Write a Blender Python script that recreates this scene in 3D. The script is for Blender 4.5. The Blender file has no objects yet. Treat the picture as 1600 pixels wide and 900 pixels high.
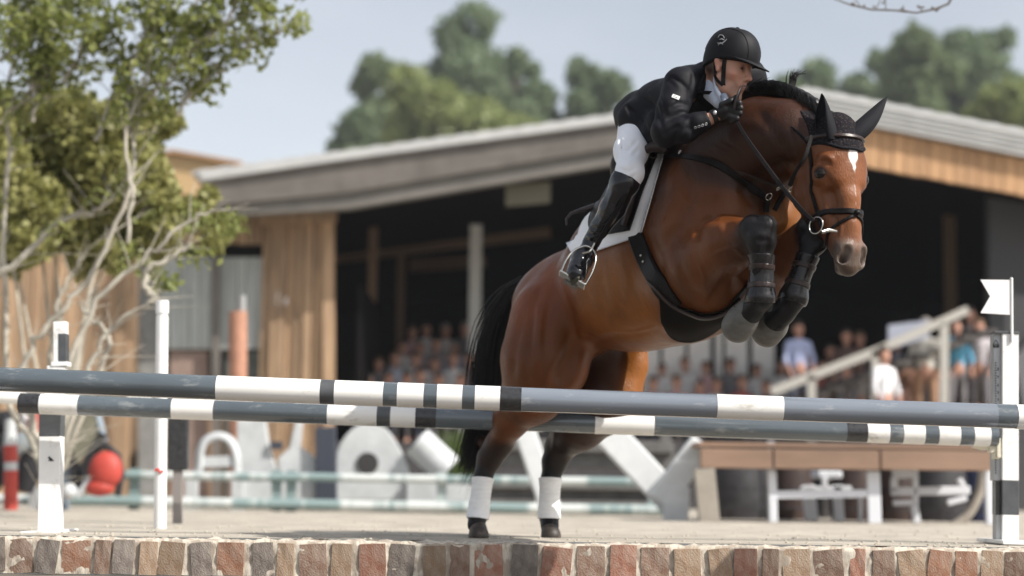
import bpy, bmesh, math, random
import numpy as np
from mathutils import Vector, Matrix, noise
from mathutils.bvhtree import BVHTree
R = math.radians
random.seed(7)
rng = np.random.default_rng(7)
sc = bpy.context.scene
col = sc.collection

# ------------------------------------------------------------------ camera
F = 2750.0                      # focal length in photograph pixels (1600 wide)
PITCH, ROLL, CH = 6.57, 0.7, 0.24
cam_d = bpy.data.cameras.new('camera')
cam = bpy.data.objects.new('camera', cam_d)
col.objects.link(cam)
CM = Matrix.Translation((0, 0, CH)) @ Matrix.Rotation(R(90 + PITCH), 4, 'X') @ Matrix.Rotation(R(ROLL), 4, 'Z')
cam.matrix_world = CM
cam_d.sensor_width = 36
cam_d.lens = F / 1600 * 36
cam_d.clip_end = 3000
cam_d.dof.use_dof = True
cam_d.dof.focus_distance = 7.7
cam_d.dof.aperture_fstop = 1.2
sc.camera = cam
CR = CM.to_3x3()
CO = Vector((0, 0, CH))

def ray(px, py):
    return (CR @ Vector(((px - 800) / F, (450 - py) / F, -1))).normalized()

def at(px, py, Y):
    d = ray(px, py)
    return CO + d * (Y / d.y)

def on_ground(px, Y, z=0.0):
    d = at(px, 767, Y)
    return Vector((d.x, Y, z))

# ------------------------------------------------------------------ world, sun
SUN_EL, SUN_AZ = 43, 120          # azimuth clockwise from +Y
w = bpy.data.worlds.new('World'); sc.world = w; w.use_nodes = True
nt = w.node_tree; nt.nodes.clear()
o_ = nt.nodes.new('ShaderNodeOutputWorld'); b_ = nt.nodes.new('ShaderNodeBackground')
s_ = nt.nodes.new('ShaderNodeTexSky'); s_.sky_type = 'NISHITA'; s_.sun_disc = False
s_.sun_elevation = R(SUN_EL); s_.sun_rotation = R(SUN_AZ)
s_.air_density = 1.0; s_.dust_density = 2.0; s_.ozone_density = 0.45; s_.altitude = 50
hs = nt.nodes.new('ShaderNodeHueSaturation'); hs.inputs['Saturation'].default_value = 0.42
tc = nt.nodes.new('ShaderNodeTexCoord'); nz = nt.nodes.new('ShaderNodeTexNoise')
mp = nt.nodes.new('ShaderNodeMapping'); mp.inputs['Scale'].default_value = (1, 1, 3)
nz.inputs['Scale'].default_value = 3.0; nz.inputs['Detail'].default_value = 5
rmp = nt.nodes.new('ShaderNodeMapRange'); rmp.inputs[1].default_value = 0.35; rmp.inputs[2].default_value = 0.75
rmp.inputs[3].default_value = 0.0; rmp.inputs[4].default_value = 0.16
mx = nt.nodes.new('ShaderNodeMix'); mx.data_type = 'RGBA'
mx.inputs[7].default_value = (8.6, 8.7, 8.9, 1)
L = nt.links.new
L(tc.outputs['Generated'], mp.inputs[0]); L(mp.outputs[0], nz.inputs['Vector']); L(nz.outputs['Fac'], rmp.inputs[0])
L(s_.outputs[0], hs.inputs['Color']); L(hs.outputs[0], mx.inputs[6]); L(rmp.outputs[0], mx.inputs[0])
L(mx.outputs[2], b_.inputs['Color']); b_.inputs['Strength'].default_value = 0.130
L(b_.outputs[0], o_.inputs['Surface'])
sd = bpy.data.lights.new('sun', 'SUN'); sd.energy = 4.9; sd.angle = R(0.53); sd.color = (1, 0.95, 0.88)
sun = bpy.data.objects.new('sun', sd); col.objects.link(sun)
az, el = R(SUN_AZ), R(SUN_EL)
to_sun = Vector((math.sin(az) * math.cos(el), math.cos(az) * math.cos(el), math.sin(el)))
sun.rotation_euler = to_sun.to_track_quat('Z', 'Y').to_euler()
sun.location = (8, -6, 12)
sc.view_settings.view_transform = 'Standard'
sc.view_settings.look = 'None'
sc.view_settings.exposure = 0.4
sc.view_settings.gamma = 1
sc.cycles.max_bounces = 6
sc.cycles.use_adaptive_sampling = True

# ------------------------------------------------------------------ materials
def mat(name, color, rough=0.6, metal=0.0, var=0.0, vscale=8.0, color2=None, bump=0.0, bscale=60.0,
        stretch=(1, 1, 1), spec=0.5, coat=0.0, sheen=0.0, attr=None, rnd=0.0, emit=None, transl=0.0, hard=False, fuzz=4, rvar=0.0, bump2=0.0, scuff=None, coat_r=0.12):
    m = bpy.data.materials.new(name); m.use_nodes = True
    t = m.node_tree; p = t.nodes['Principled BSDF']; N = t.nodes.new; K = t.links.new
    p.inputs['Roughness'].default_value = rough; p.inputs['Metallic'].default_value = metal
    p.inputs['Specular IOR Level'].default_value = spec
    p.inputs['Coat Weight'].default_value = coat; p.inputs['Coat Roughness'].default_value = coat_r
    p.inputs['Sheen Weight'].default_value = sheen; p.inputs['Sheen Roughness'].default_value = 0.4
    c = (*color, 1)
    co = N('ShaderNodeTexCoord'); mpn = N('ShaderNodeMapping'); mpn.inputs['Scale'].default_value = stretch
    K(co.outputs['Object'], mpn.inputs[0])
    src = None
    if attr:
        a = N('ShaderNodeVertexColor'); a.layer_name = attr; src = a.outputs['Color']
    else:
        a = N('ShaderNodeRGB'); a.outputs[0].default_value = c; src = a.outputs[0]
    if var or color2:
        n1 = N('ShaderNodeTexNoise'); n1.inputs['Scale'].default_value = vscale; n1.inputs['Detail'].default_value = fuzz
        n1.inputs['Roughness'].default_value = 0.65
        K(mpn.outputs[0], n1.inputs['Vector'])
        r = N('ShaderNodeMapRange')
        lo, hi = (0.46, 0.54) if hard else (0.3, 0.7)
        r.inputs[1].default_value = lo; r.inputs[2].default_value = hi
        K(n1.outputs['Fac'], r.inputs[0])
        mi = N('ShaderNodeMix'); mi.data_type = 'RGBA'
        if color2:
            mi.inputs[7].default_value = (*color2, 1); K(src, mi.inputs[6])
            mm = N('ShaderNodeMath'); mm.operation = 'MULTIPLY'; mm.inputs[1].default_value = var or 1.0
            K(r.outputs[0], mm.inputs[0]); K(mm.outputs[0], mi.inputs[0])
        else:
            mi.blend_type = 'MULTIPLY'; mi.inputs[0].default_value = 1.0
            r2 = N('ShaderNodeMapRange'); r2.inputs[3].default_value = 1 - var; r2.inputs[4].default_value = 1 + var * 0.6
            K(r.outputs[0], r2.inputs[0]); K(src, mi.inputs[6]); K(r2.outputs[0], mi.inputs[7])
        src = mi.outputs[2]
    if scuff:
        n4 = N('ShaderNodeTexNoise'); n4.inputs['Scale'].default_value = scuff[2]; n4.inputs['Detail'].default_value = 9; n4.inputs['Roughness'].default_value = .75; K(mpn.outputs[0], n4.inputs['Vector'])
        r4 = N('ShaderNodeMapRange'); r4.inputs[1].default_value = .56; r4.inputs[2].default_value = .66; r4.inputs[4].default_value = scuff[1]; K(n4.outputs['Fac'], r4.inputs[0])
        m4 = N('ShaderNodeMix'); m4.data_type = 'RGBA'; m4.inputs[7].default_value = (*scuff[0], 1); K(src, m4.inputs[6]); K(r4.outputs[0], m4.inputs[0]); src = m4.outputs[2]
    if rvar:
        n3 = N('ShaderNodeTexNoise'); n3.inputs['Scale'].default_value = 9; n3.inputs['Detail'].default_value = 6; K(mpn.outputs[0], n3.inputs['Vector'])
        r3 = N('ShaderNodeMapRange'); r3.inputs[1].default_value = .3; r3.inputs[2].default_value = .7; r3.inputs[3].default_value = rough - rvar; r3.inputs[4].default_value = rough + rvar
        K(n3.outputs['Fac'], r3.inputs[0]); K(r3.outputs[0], p.inputs['Roughness'])
    if rnd:
        oi = N('ShaderNodeObjectInfo'); h = N('ShaderNodeHueSaturation')
        rr = N('ShaderNodeMapRange'); rr.inputs[3].default_value = 1 - rnd; rr.inputs[4].default_value = 1 + rnd
        K(oi.outputs['Random'], rr.inputs[0]); K(rr.outputs[0], h.inputs['Value']); K(src, h.inputs['Color']); src = h.outputs[0]
    K(src, p.inputs['Base Color'])
    if bump:
        n2 = N('ShaderNodeTexNoise'); n2.inputs['Scale'].default_value = bscale; n2.inputs['Detail'].default_value = 3
        K(mpn.outputs[0], n2.inputs['Vector'])
        bn = N('ShaderNodeBump'); bn.inputs['Strength'].default_value = min(1, bump); bn.inputs['Distance'].default_value = 0.004
        K(n2.outputs['Fac'], bn.inputs['Height']); last = bn
        if bump2:
            n5 = N('ShaderNodeTexNoise'); n5.inputs['Scale'].default_value = 26; n5.inputs['Detail'].default_value = 4; K(co.outputs['Object'], n5.inputs['Vector'])
            b5 = N('ShaderNodeBump'); b5.inputs['Strength'].default_value = bump2; b5.inputs['Distance'].default_value = .012; K(n5.outputs['Fac'], b5.inputs['Height']); K(bn.outputs[0], b5.inputs['Normal']); last = b5
        K(last.outputs[0], p.inputs['Normal'])
    if transl:
        out = t.nodes['Material Output']; tr = N('ShaderNodeBsdfTranslucent'); ms = N('ShaderNodeMixShader')
        K(src, tr.inputs['Color']); ms.inputs[0].default_value = transl
        K(p.outputs[0], ms.inputs[1]); K(tr.outputs[0], ms.inputs[2]); K(ms.outputs[0], out.inputs['Surface'])
    return m

# ------------------------------------------------------------------ objects
def tag(o, label=None, cat=None, group=None, kind=None):
    if label: o['label'] = label
    if cat: o['category'] = cat
    if group: o['group'] = group
    if kind: o['kind'] = kind
    return o

def thing(name, label, cat, loc=(0, 0, 0), group=None):
    o = bpy.data.objects.new(name, None); col.objects.link(o); o.location = loc
    o.empty_display_size = 0.1
    return tag(o, label, cat, group)

def mesh_obj(name, verts, faces, m, parent=None, smooth=True, mats=None, fmat=None):
    me = bpy.data.meshes.new(name)
    me.from_pydata([tuple(v) for v in verts], [], [tuple(f) for f in faces])
    for mm in (mats or [m]): me.materials.append(mm)
    if fmat is not None: me.polygons.foreach_set('material_index', fmat)
    if smooth: me.polygons.foreach_set('use_smooth', [True] * len(me.polygons))
    me.update()
    o = bpy.data.objects.new(name, me); col.objects.link(o)
    if parent: put(o, parent)
    return o

def rv(s): return Vector((random.gauss(0, s), random.gauss(0, s), random.gauss(0, s)))

def put(o, parent):                       # parent keeping world position (parents are only translated / rotated about Z)
    bpy_m = parent_matrix(parent)
    o.parent = parent
    o.matrix_parent_inverse = bpy_m.inverted()
    return o

def parent_matrix(p):
    m = Matrix.LocRotScale(p.location, p.rotation_euler, p.scale)
    if p.parent: m = parent_matrix(p.parent) @ p.matrix_parent_inverse @ m
    return m

class MB:
    def __init__(s): s.v = []; s.f = []; s.m = []
    def add(s, vs, fs, mi=0):
        n = len(s.v); s.v += [tuple(v) for v in vs]; s.f += [tuple(i + n for i in f) for f in fs]; s.m += [mi] * len(fs)
    def box(s, c, d, rot=None, mi=0, taper=1.0):
        c = Vector(c); hx, hy, hz = [q / 2 for q in d]
        vs = []
        for z in (-1, 1):
            k = taper if z > 0 else 1
            for x, y in ((-1, -1), (1, -1), (1, 1), (-1, 1)):
                v = Vector((x * hx * k, y * hy * k, z * hz)); vs.append(c + (rot @ v if rot else v))
        s.add(vs, [(0, 3, 2, 1), (4, 5, 6, 7), (0, 1, 5, 4), (1, 2, 6, 5), (2, 3, 7, 6), (3, 0, 4, 7)], mi)
    def bar(s, a, b, wd, th, up=Vector((0, -1, 0)), mi=0):     # box from a to b, wd across, th along up
        a, b = Vector(a), Vector(b); t = (b - a).normalized(); u = (up - t * up.dot(t)).normalized(); q = t.cross(u)
        vs = [p + q * x * wd / 2 + u * y * th / 2 for p in (a, b) for x, y in ((-1, -1), (1, -1), (1, 1), (-1, 1))]
        s.add(vs, [(0, 1, 2, 3), (7, 6, 5, 4), (0, 4, 5, 1), (1, 5, 6, 2), (2, 6, 7, 3), (3, 7, 4, 0)], mi)
    def tube(s, pts, rad, n=10, mi=0, cap=True, flat=1.0):
        pts = [Vector(p) for p in pts]
        if not hasattr(rad, '__len__'): rad = [rad] * len(pts)
        prev = None; base = len(s.v); vs = []
        for i, p in enumerate(pts):
            t = (pts[min(i + 1, len(pts) - 1)] - pts[max(i - 1, 0)])
            t = t.normalized() if t.length > 1e-9 else Vector((0, 0, 1))
            if prev is None:
                u = t.orthogonal().normalized()
            else:
                u = (prev - t * prev.dot(t)).normalized()
            prev = u; v = t.cross(u)
            for k in range(n):
                a = 2 * math.pi * k / n
                vs.append(p + (u * math.cos(a) + v * math.sin(a) * flat) * rad[i])
        fs = []
        for i in range(len(pts) - 1):
            for k in range(n):
                a, b = i * n + k, i * n + (k + 1) % n
                fs.append((a, b, b + n, a + n))
        if cap:
            e = len(vs); vs += vs[:n] + vs[(len(pts) - 1) * n:len(pts) * n]
            fs.append(tuple(range(e + n - 1, e - 1, -1))); fs.append(tuple(range(e + n, e + 2 * n)))
        s.add(vs, fs, mi)
    def ball(s, c, r, n=10, m=7, mi=0, sc=(1, 1, 1), rot=None):
        c = Vector(c); vs = []
        for i in range(m + 1):
            th = math.pi * i / m
            for k in range(n):
                ph = 2 * math.pi * k / n
                v = Vector((math.sin(th) * math.cos(ph) * sc[0], math.sin(th) * math.sin(ph) * sc[1], math.cos(th) * sc[2])) * r
                vs.append(c + (rot @ v if rot else v))
        fs = [(i * n + k, (i + 1) * n + k, (i + 1) * n + (k + 1) % n, i * n + (k + 1) % n) for i in range(m) for k in range(n)]
        s.add(vs, fs, mi)
    def prism(s, outline, y0, y1, mi=0):       # outline of (x,z) pairs extruded in Y
        n = len(outline)
        vs = [Vector((x, y0, z)) for x, z in outline] + [Vector((x, y1, z)) for x, z in outline]
        fs = [tuple(range(n)), tuple(range(2 * n - 1, n - 1, -1))] + [(i, i + n, (i + 1) % n + n, (i + 1) % n) for i in range(n)]
        s.add(vs, fs, mi)
    def build(s, name, m, parent=None, smooth=False, mats=None):
        o = mesh_obj(name, s.v, s.f, m, parent, smooth, mats, s.m)
        return o

def bevel(o, wd=0.003, seg=2):
    b = o.modifiers.new('bevel', 'BEVEL'); b.width = wd; b.segments = seg; b.limit_method = 'ANGLE'; b.angle_limit = R(40)
    return o

def copy_tree(o, parent=None):
    c = o.copy(); col.objects.link(c)
    if parent: c.parent = parent
    for ch in list(o.children): copy_tree(ch, c)
    return c

def spline(pts, n):
    pts = [np.array(p, float) for p in pts]
    P = [2 * pts[0] - pts[1]] + pts + [2 * pts[-1] - pts[-2]]
    out = []
    m = len(pts) - 1
    for q in range(n):
        t = q / (n - 1) * m; i = min(int(t), m - 1); u = t - i
        a, b, c, d = P[i:i + 4]
        out.append(0.5 * ((2 * b) + (-a + c) * u + (2 * a - 5 * b + 4 * c - d) * u * u + (-a + 3 * b - 3 * c + d) * u ** 3))
    return out

# ------------------------------------------------------------------ implicit surfaces
class Field:
    """rounded cones blended into one skin; every op keeps its own blend width and its own coat colour"""
    def __init__(s): s.ops = []
    def cone(s, a, b, ra, rb, k=0.03, color=None, flat=None, neg=False):
        s.ops.append(dict(a=np.array(a, float), b=np.array(b, float), ra=ra, rb=rb, k=k, c=color, flat=flat, neg=neg)); return s
    def px(s, pts, k=0.03, color=None, flat=None, neg=False):        # (px, py, Y, r_px) chains
        P = [(at(p[0], p[1], p[2]), p[3] * p[2] / F) for p in pts]
        if len(P) == 1: P = P * 2
        for (a, ra), (b, rb) in zip(P, P[1:]): s.cone(a, b, ra, rb, k, color, flat, neg)
        return s
    @staticmethod
    def dist(o, X, Y, Z):
        a, b = o['a'], o['b']; ra, rb = o['ra'], o['rb']
        px, py, pz = X - a[0], Y - a[1], Z - a[2]
        d = b - a
        if o['flat']:
            ax, sft = np.array(o['flat'][0], float), o['flat'][1] - 1
            q = (px * ax[0] + py * ax[1] + pz * ax[2]) * sft
            px = px + q * ax[0]; py = py + q * ax[1]; pz = pz + q * ax[2]
            d = d + ax * (d @ ax) * sft
        L2 = d @ d
        if L2 < 1e-10: return np.sqrt(px * px + py * py + pz * pz) - max(ra, rb)
        h = np.clip((px * d[0] + py * d[1] + pz * d[2]) / L2, 0, 1)
        x, y, z = px - h * d[0], py - h * d[1], pz - h * d[2]
        return np.sqrt(x * x + y * y + z * z) - (ra + (rb - ra) * h)
    @staticmethod
    def blend(f, d, k, neg):
        if neg:
            h = np.clip(0.5 - 0.5 * (f + d) / k, 0, 1) if k > 0 else None
            return f * (1 - h) + (-d) * h + k * h * (1 - h)
        h = np.clip(0.5 + 0.5 * (f - d) / k, 0, 1)
        return f * (1 - h) + d * h - k * h * (1 - h)
    def at_points(s, P):
        f = np.full(len(P), 9.0)
        for o in s.ops: f = s.blend(f, s.dist(o, P[:, 0], P[:, 1], P[:, 2]), o['k'], o['neg'])
        return f
    def bounds(s):
        lo = np.min([np.minimum(o['a'] - o['ra'], o['b'] - o['rb']) for o in s.ops if not o['neg']], 0)
        hi = np.max([np.maximum(o['a'] + o['ra'], o['b'] + o['rb']) for o in s.ops if not o['neg']], 0)
        return lo, hi
    def grid(s, h, lo=None, hi=None):
        l, u = s.bounds(); lo = l - 3 * h if lo is None else np.array(lo, float); hi = u + 3 * h if hi is None else np.array(hi, float)
        n = np.ceil((hi - lo) / h).astype(int) + 1
        f = np.full(n, 1.0, np.float32)
        ax = [lo[i] + h * np.arange(n[i]) for i in range(3)]
        for o in s.ops:
            m = max(o['ra'], o['rb']) + o['k'] + 0.04 + 3 * h
            a = np.minimum(o['a'], o['b']) - m; b = np.maximum(o['a'], o['b']) + m
            i0 = np.clip(((a - lo) / h).astype(int), 0, n); i1 = np.clip(((b - lo) / h).astype(int) + 2, 0, n)
            if np.any(i1 <= i0): continue
            sl = tuple(slice(i0[i], i1[i]) for i in range(3))
            X = ax[0][sl[0]][:, None, None].astype(np.float32); Y = ax[1][sl[1]][None, :, None].astype(np.float32); Z = ax[2][sl[2]][None, None, :].astype(np.float32)
            f[sl] = s.blend(f[sl], s.dist(o, X, Y, Z), o['k'], o['neg'])
        return f, lo, h, ax
    def colors(s, P, w=0.012, default=(0.1, 0.1, 0.1)):
        acc = np.zeros((len(P), 3)); tot = np.zeros(len(P)) + 1e-12
        for o in s.ops:
            if o['c'] is None or o['neg']: continue
            d = s.dist(o, P[:, 0], P[:, 1], P[:, 2])
            e = np.exp(-np.clip(d + 0.0, -0.02, 1) / w)
            acc += e[:, None] * np.array(o['c'])[None]; tot += e
        return acc / tot[:, None]

def nets(f, lo, h, smooth=1):
    ins = f < 0
    n = np.array(f.shape)
    c = ins[:-1, :-1, :-1].astype(np.int8)
    tot = np.zeros(n - 1, np.int8)
    offs = [(i, j, k) for i in (0, 1) for j in (0, 1) for k in (0, 1)]
    for i, j, k in offs: tot += ins[i:n[0] - 1 + i, j:n[1] - 1 + j, k:n[2] - 1 + k]
    act = np.argwhere((tot > 0) & (tot < 8))
    if len(act) == 0: return np.zeros((0, 3)), np.zeros((0, 4), int)
    idx = np.full(n - 1, -1, np.int32); idx[tuple(act.T)] = np.arange(len(act))
    val = {o: f[act[:, 0] + o[0], act[:, 1] + o[1], act[:, 2] + o[2]] for o in offs}
    acc = np.zeros((len(act), 3)); cnt = np.zeros(len(act))
    for o in offs:
        for a in range(3):
            if o[a]: continue
            o2 = list(o); o2[a] = 1; o2 = tuple(o2)
            v0, v1 = val[o], val[o2]; cr = (v0 < 0) != (v1 < 0)
            t = np.where(cr, v0 / np.where(cr, v0 - v1, 1), 0)
            p = np.tile(np.array(o, float), (len(act), 1)); p[:, a] += t
            acc[cr] += p[cr]; cnt[cr] += 1
    V = (act + acc / cnt[:, None]) * h + lo
    quads = []
    for a in range(3):
        b, c2 = (a + 1) % 3, (a + 2) % 3
        sl0 = [slice(1, n[0] - 1)] * 3; sl0 = [slice(1, n[i] - 1) for i in range(3)]; sl1 = list(sl0)
        sl0[a] = slice(0, n[a] - 1); sl1[a] = slice(1, n[a])
        A, B = ins[tuple(sl0)], ins[tuple(sl1)]
        e = np.argwhere(A != B)
        st = A[tuple(e.T)]
        e = e + np.array([1 if i != a else 0 for i in range(3)])
        def g(db, dc):
            q = e.copy(); q[:, b] -= db; q[:, c2] -= dc
            return idx[tuple(q.T)]
        q = np.stack([g(1, 1), g(0, 1), g(0, 0), g(1, 0)], 1)
        q[~st] = q[~st][:, ::-1]
        quads.append(q)
    Q = np.concatenate(quads); Q = Q[(Q >= 0).all(1)]
    for _ in range(smooth):
        s = np.zeros_like(V); c3 = np.zeros(len(V))
        for i in range(4):
            x, y = Q[:, i], Q[:, (i + 1) % 4]
            for a in range(3):
                s[:, a] += np.bincount(x, V[y, a], len(V)); s[:, a] += np.bincount(y, V[x, a], len(V))
            c3 += np.bincount(x, minlength=len(V)); c3 += np.bincount(y, minlength=len(V))
        V = V * 0.4 + 0.6 * s / np.maximum(c3, 1)[:, None]
    return V, Q

def skin_obj(name, V, Q, m, parent=None, colors=None, origin=None):
    me = bpy.data.meshes.new(name)
    me.vertices.add(len(V)); me.vertices.foreach_set('co', np.asarray(V, np.float32).ravel())
    me.loops.add(len(Q) * 4); me.loops.foreach_set('vertex_index', Q.astype(np.int32).ravel())
    me.polygons.add(len(Q)); me.polygons.foreach_set('loop_start', np.arange(0, len(Q) * 4, 4, dtype=np.int32))
    me.polygons.foreach_set('loop_total', np.full(len(Q), 4, np.int32))
    me.polygons.foreach_set('use_smooth', np.ones(len(Q), bool))
    me.update(calc_edges=True); me.validate()
    if colors is not None:
        ca = me.color_attributes.new('coat', 'FLOAT_COLOR', 'POINT')
        ca.data.foreach_set('color', np.concatenate([colors, np.ones((len(colors), 1))], 1).astype(np.float32).ravel())
    me.materials.append(m)
    o = bpy.data.objects.new(name, me); col.objects.link(o)
    if parent: put(o, parent)
    return o

def cover(field, region, off, h=0.006, extra=None):
    """cloth or leather: the field grown by off metres, kept where region (a Field or function) is inside"""
    l, u = region.bounds()
    f, lo, h, ax = field.grid(h, l - 3 * h, u + 3 * h)
    g, _, _, _ = region.grid(h, l - 3 * h, u + 3 * h)
    v = np.maximum(f - off, g)
    if extra is not None:
        X, Y, Z = np.meshgrid(*ax, indexing='ij'); v = np.maximum(v, extra(X, Y, Z).astype(np.float32))
    return nets(v, lo, h, 1)

def wobble(V, amp, freq, seed=0):
    out = V.copy()
    for i, p in enumerate(V):
        n = noise.noise_vector(Vector(p) * freq + Vector((seed, seed * 2, 0)))
        out[i] += np.array(n) * amp
    return out

CRi = np.array(CR.transposed())
def to_px(V):
    Pc = (V - np.array(CO)) @ CRi.T
    return 800 + F * Pc[:, 0] / -Pc[:, 2], 450 - F * Pc[:, 1] / -Pc[:, 2]
def press(V, Q, lines, kp=1.0, kn=1.0):
    """push the skin in (amp < 0) or out along traced lines: (amplitude m, breadth px, points)"""
    fn = np.cross(V[Q[:, 1]] - V[Q[:, 0]], V[Q[:, 2]] - V[Q[:, 0]]); VN = np.zeros_like(V)
    for i in range(4):
        for a in range(3): VN[:, a] += np.bincount(Q[:, i], fn[:, a], len(V))
    VN /= np.linalg.norm(VN, axis=1)[:, None] + 1e-12
    PX, PY = to_px(V); W = V - np.array(CO)
    facing = np.clip(-(VN * W).sum(1) / np.linalg.norm(W, axis=1) / .35, 0, 1); disp = np.zeros(len(V))
    for amp, wd_, pts in lines:
        P = np.array(spline(pts, 14)); box = (PX > P[:, 0].min() - 3 * wd_) & (PX < P[:, 0].max() + 3 * wd_) & (PY > P[:, 1].min() - 3 * wd_) & (PY < P[:, 1].max() + 3 * wd_) & (facing > 0)
        ii = np.nonzero(box)[0]; best = np.full(len(ii), 1e9); tt = np.zeros(len(ii))
        for j in range(13):
            a, b = P[j], P[j + 1]; d = b - a; h = np.clip(((PX[ii] - a[0]) * d[0] + (PY[ii] - a[1]) * d[1]) / (d @ d), 0, 1)
            dd = np.hypot(PX[ii] - a[0] - h * d[0], PY[ii] - a[1] - h * d[1]); m_ = dd < best; best[m_] = dd[m_]; tt[m_] = (j + h[m_]) / 13
        disp[ii] += (kp if amp > 0 else kn) * amp * np.exp(-(best / wd_) ** 2) * np.clip(np.sin(np.pi * np.clip(tt, .03, .97)) * 1.8, 0, 1)
    return V + VN * (disp * facing)[:, None], VN
# ================================================================== GROUND
sand_m = mat('sand', (0.40, 0.36, 0.30), rough=0.95, var=0.35, vscale=2.5, bump=0.9, bscale=35)
front_m = mat('trodden_edge', (0.13, 0.11, 0.09), rough=0.95, var=0.4, vscale=6, bump=0.8, bscale=50)
WY, WZ = 8.30, -0.170
def sheet(name, x0, x1, ys, m, z, nx=2, amp=0):
    vs = []; xs = np.linspace(x0, x1, nx)
    for y in ys:
        for x in xs: vs.append((x, y, z + (noise.noise(Vector((x * 1.7, y * 1.7, 0))) * amp if amp and y < 30 else 0)))
    fs = [(j * nx + i, j * nx + i + 1, (j + 1) * nx + i + 1, (j + 1) * nx + i) for j in range(len(ys) - 1) for i in range(nx - 1)]
    o = mesh_obj(name, vs, fs, m); tag(o, kind='structure'); return o
sheet('sand_ground', -210, 210, [8.50, 12, 20, 30, 60, 120, 195], sand_m, 0.0, 9)
sheet('lower_ground', -60, 60, [-30, 0, 4, 8.34], front_m, WZ - 0.004, 9)
# clods and hoof marks thrown up on the sand, real relief
gr_m = mat('sand_clods', (0.42, 0.38, 0.31), rough=0.95, var=0.3, vscale=20)
mb = MB()
for k in range(1100):
    y = 8.55 + random.random() ** 1.6 * 12; x = random.uniform(-.36, .36) * y; r = random.uniform(.002, .007) * (1 + y * .03)
    mb.ball((x, y, r * .2), r, 5, 3, sc=(1.3, 1.3, .7))
tag(mb.build('clods', gr_m, smooth=True), kind='stuff')

# ================================================================== BRICK EDGE
wall = thing('brick_wall', 'low edging of worn red, grey and tan bricks along the front of the sand', 'wall', (0, WY, WZ))
mortar_m = mat('lime_mortar', (0.55, 0.50, 0.42), rough=0.95, var=0.7, vscale=16, color2=(0.28, 0.22, 0.17), bump=1, bscale=60, stretch=(1, 1, .4), hard=True)
brick_cols = {'red': (0.25, 0.095, 0.055), 'brown': (0.16, 0.085, 0.055), 'grey': (0.125, 0.10, 0.09), 'tan': (0.26, 0.165, 0.10), 'rust': (0.27, 0.115, 0.06), 'dark': (0.09, 0.065, 0.055)}
brick_mats = {k: mat('brick_' + k, c, rough=0.9, var=0.42, vscale=2.6, color2=(0.50, 0.45, 0.38), bump=1, bscale=16, rnd=.2, fuzz=8) for k, c in brick_cols.items()}
def brick_mesh(seed):
    bm = bmesh.new(); bmesh.ops.create_cube(bm, size=1)
    bmesh.ops.subdivide_edges(bm, edges=[e for e in bm.edges], cuts=1, use_grid_fill=True)
    rs_ = random.Random(seed)
    for v in bm.verts:
        k = sum(abs(c) > .4 for c in v.co)
        if k == 3: v.co *= .985
        n = noise.noise_vector(v.co * 2.3 + Vector((seed * 7, 0, 0))); v.co += Vector((n.x * .035, n.y * .02, n.z * .012))
    me = bpy.data.meshes.new('brick'); bm.to_mesh(me); bm.free()
    me.polygons.foreach_set('use_smooth', [False] * len(me.polygons)); return me
seq = ['tan', 'rust', 'tan', 'brown', 'dark', 'brown', 'grey', 'rust', 'brown', 'grey', 'red', 'tan', 'grey', 'red', 'grey', 'rust', 'brown', 'tan', 'red', 'grey', 'rust', 'brown', 'red', 'grey', 'red', 'grey', 'red', 'brown', 'tan', 'grey', 'red', 'brown', 'tan', 'brown', 'red', 'brown', 'tan']
bmesh_cache = {}
x = -3.0; i = 0
while x < 3.0:
    wd = random.choice([.085, .10, .11, .12, .13, .075]) * random.uniform(.92, 1.08); kind = seq[i % len(seq)] if random.random() < .75 else random.choice(list(brick_cols))
    key = (i % 7, kind)
    if key not in bmesh_cache:
        me = brick_mesh(i % 7); me.materials.append(brick_mats[kind]); bmesh_cache[key] = me
    o = bpy.data.objects.new('brick', bmesh_cache[key]); col.objects.link(o)
    o.parent = wall; o.location = (x + wd / 2, .11 + random.uniform(-.006, .006), .079 + random.uniform(-.003, .003)); o.scale = (wd, .22, .158 * random.uniform(.97, 1.02))
    o.rotation_euler = (R(random.gauss(0, 1)), R(random.gauss(0, 3.5)), R(random.gauss(0, 1.5)))
    x += wd + random.uniform(.012, .040); i += 1
nx, nzz, vs, fs = 420, 9, [], []
for j in range(nzz + 5):
    for i_ in range(nx):
        xx = -3.1 + 6.2 * i_ / (nx - 1)
        if j < nzz: yy, zz = .008, .164 * j / (nzz - 1)
        else: yy, zz = .008 + .22 * (j - nzz + 1) / 5, .164
        n = noise.noise(Vector((xx * 11, yy * 20, zz * 20))); n2 = noise.noise(Vector((xx * 37, yy * 40, zz * 30)))
        vs.append((xx, WY + yy + (n * .009 + n2 * .006 if j < nzz else 0), WZ + zz + (n * .012 + n2 * .009 if j >= nzz - 1 else 0)))
for j in range(nzz + 4):
    for i_ in range(nx - 1): fs.append((j * nx + i_, j * nx + i_ + 1, (j + 1) * nx + i_ + 1, (j + 1) * nx + i_))
put(mesh_obj('mortar', vs, fs, mortar_m), wall)

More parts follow.
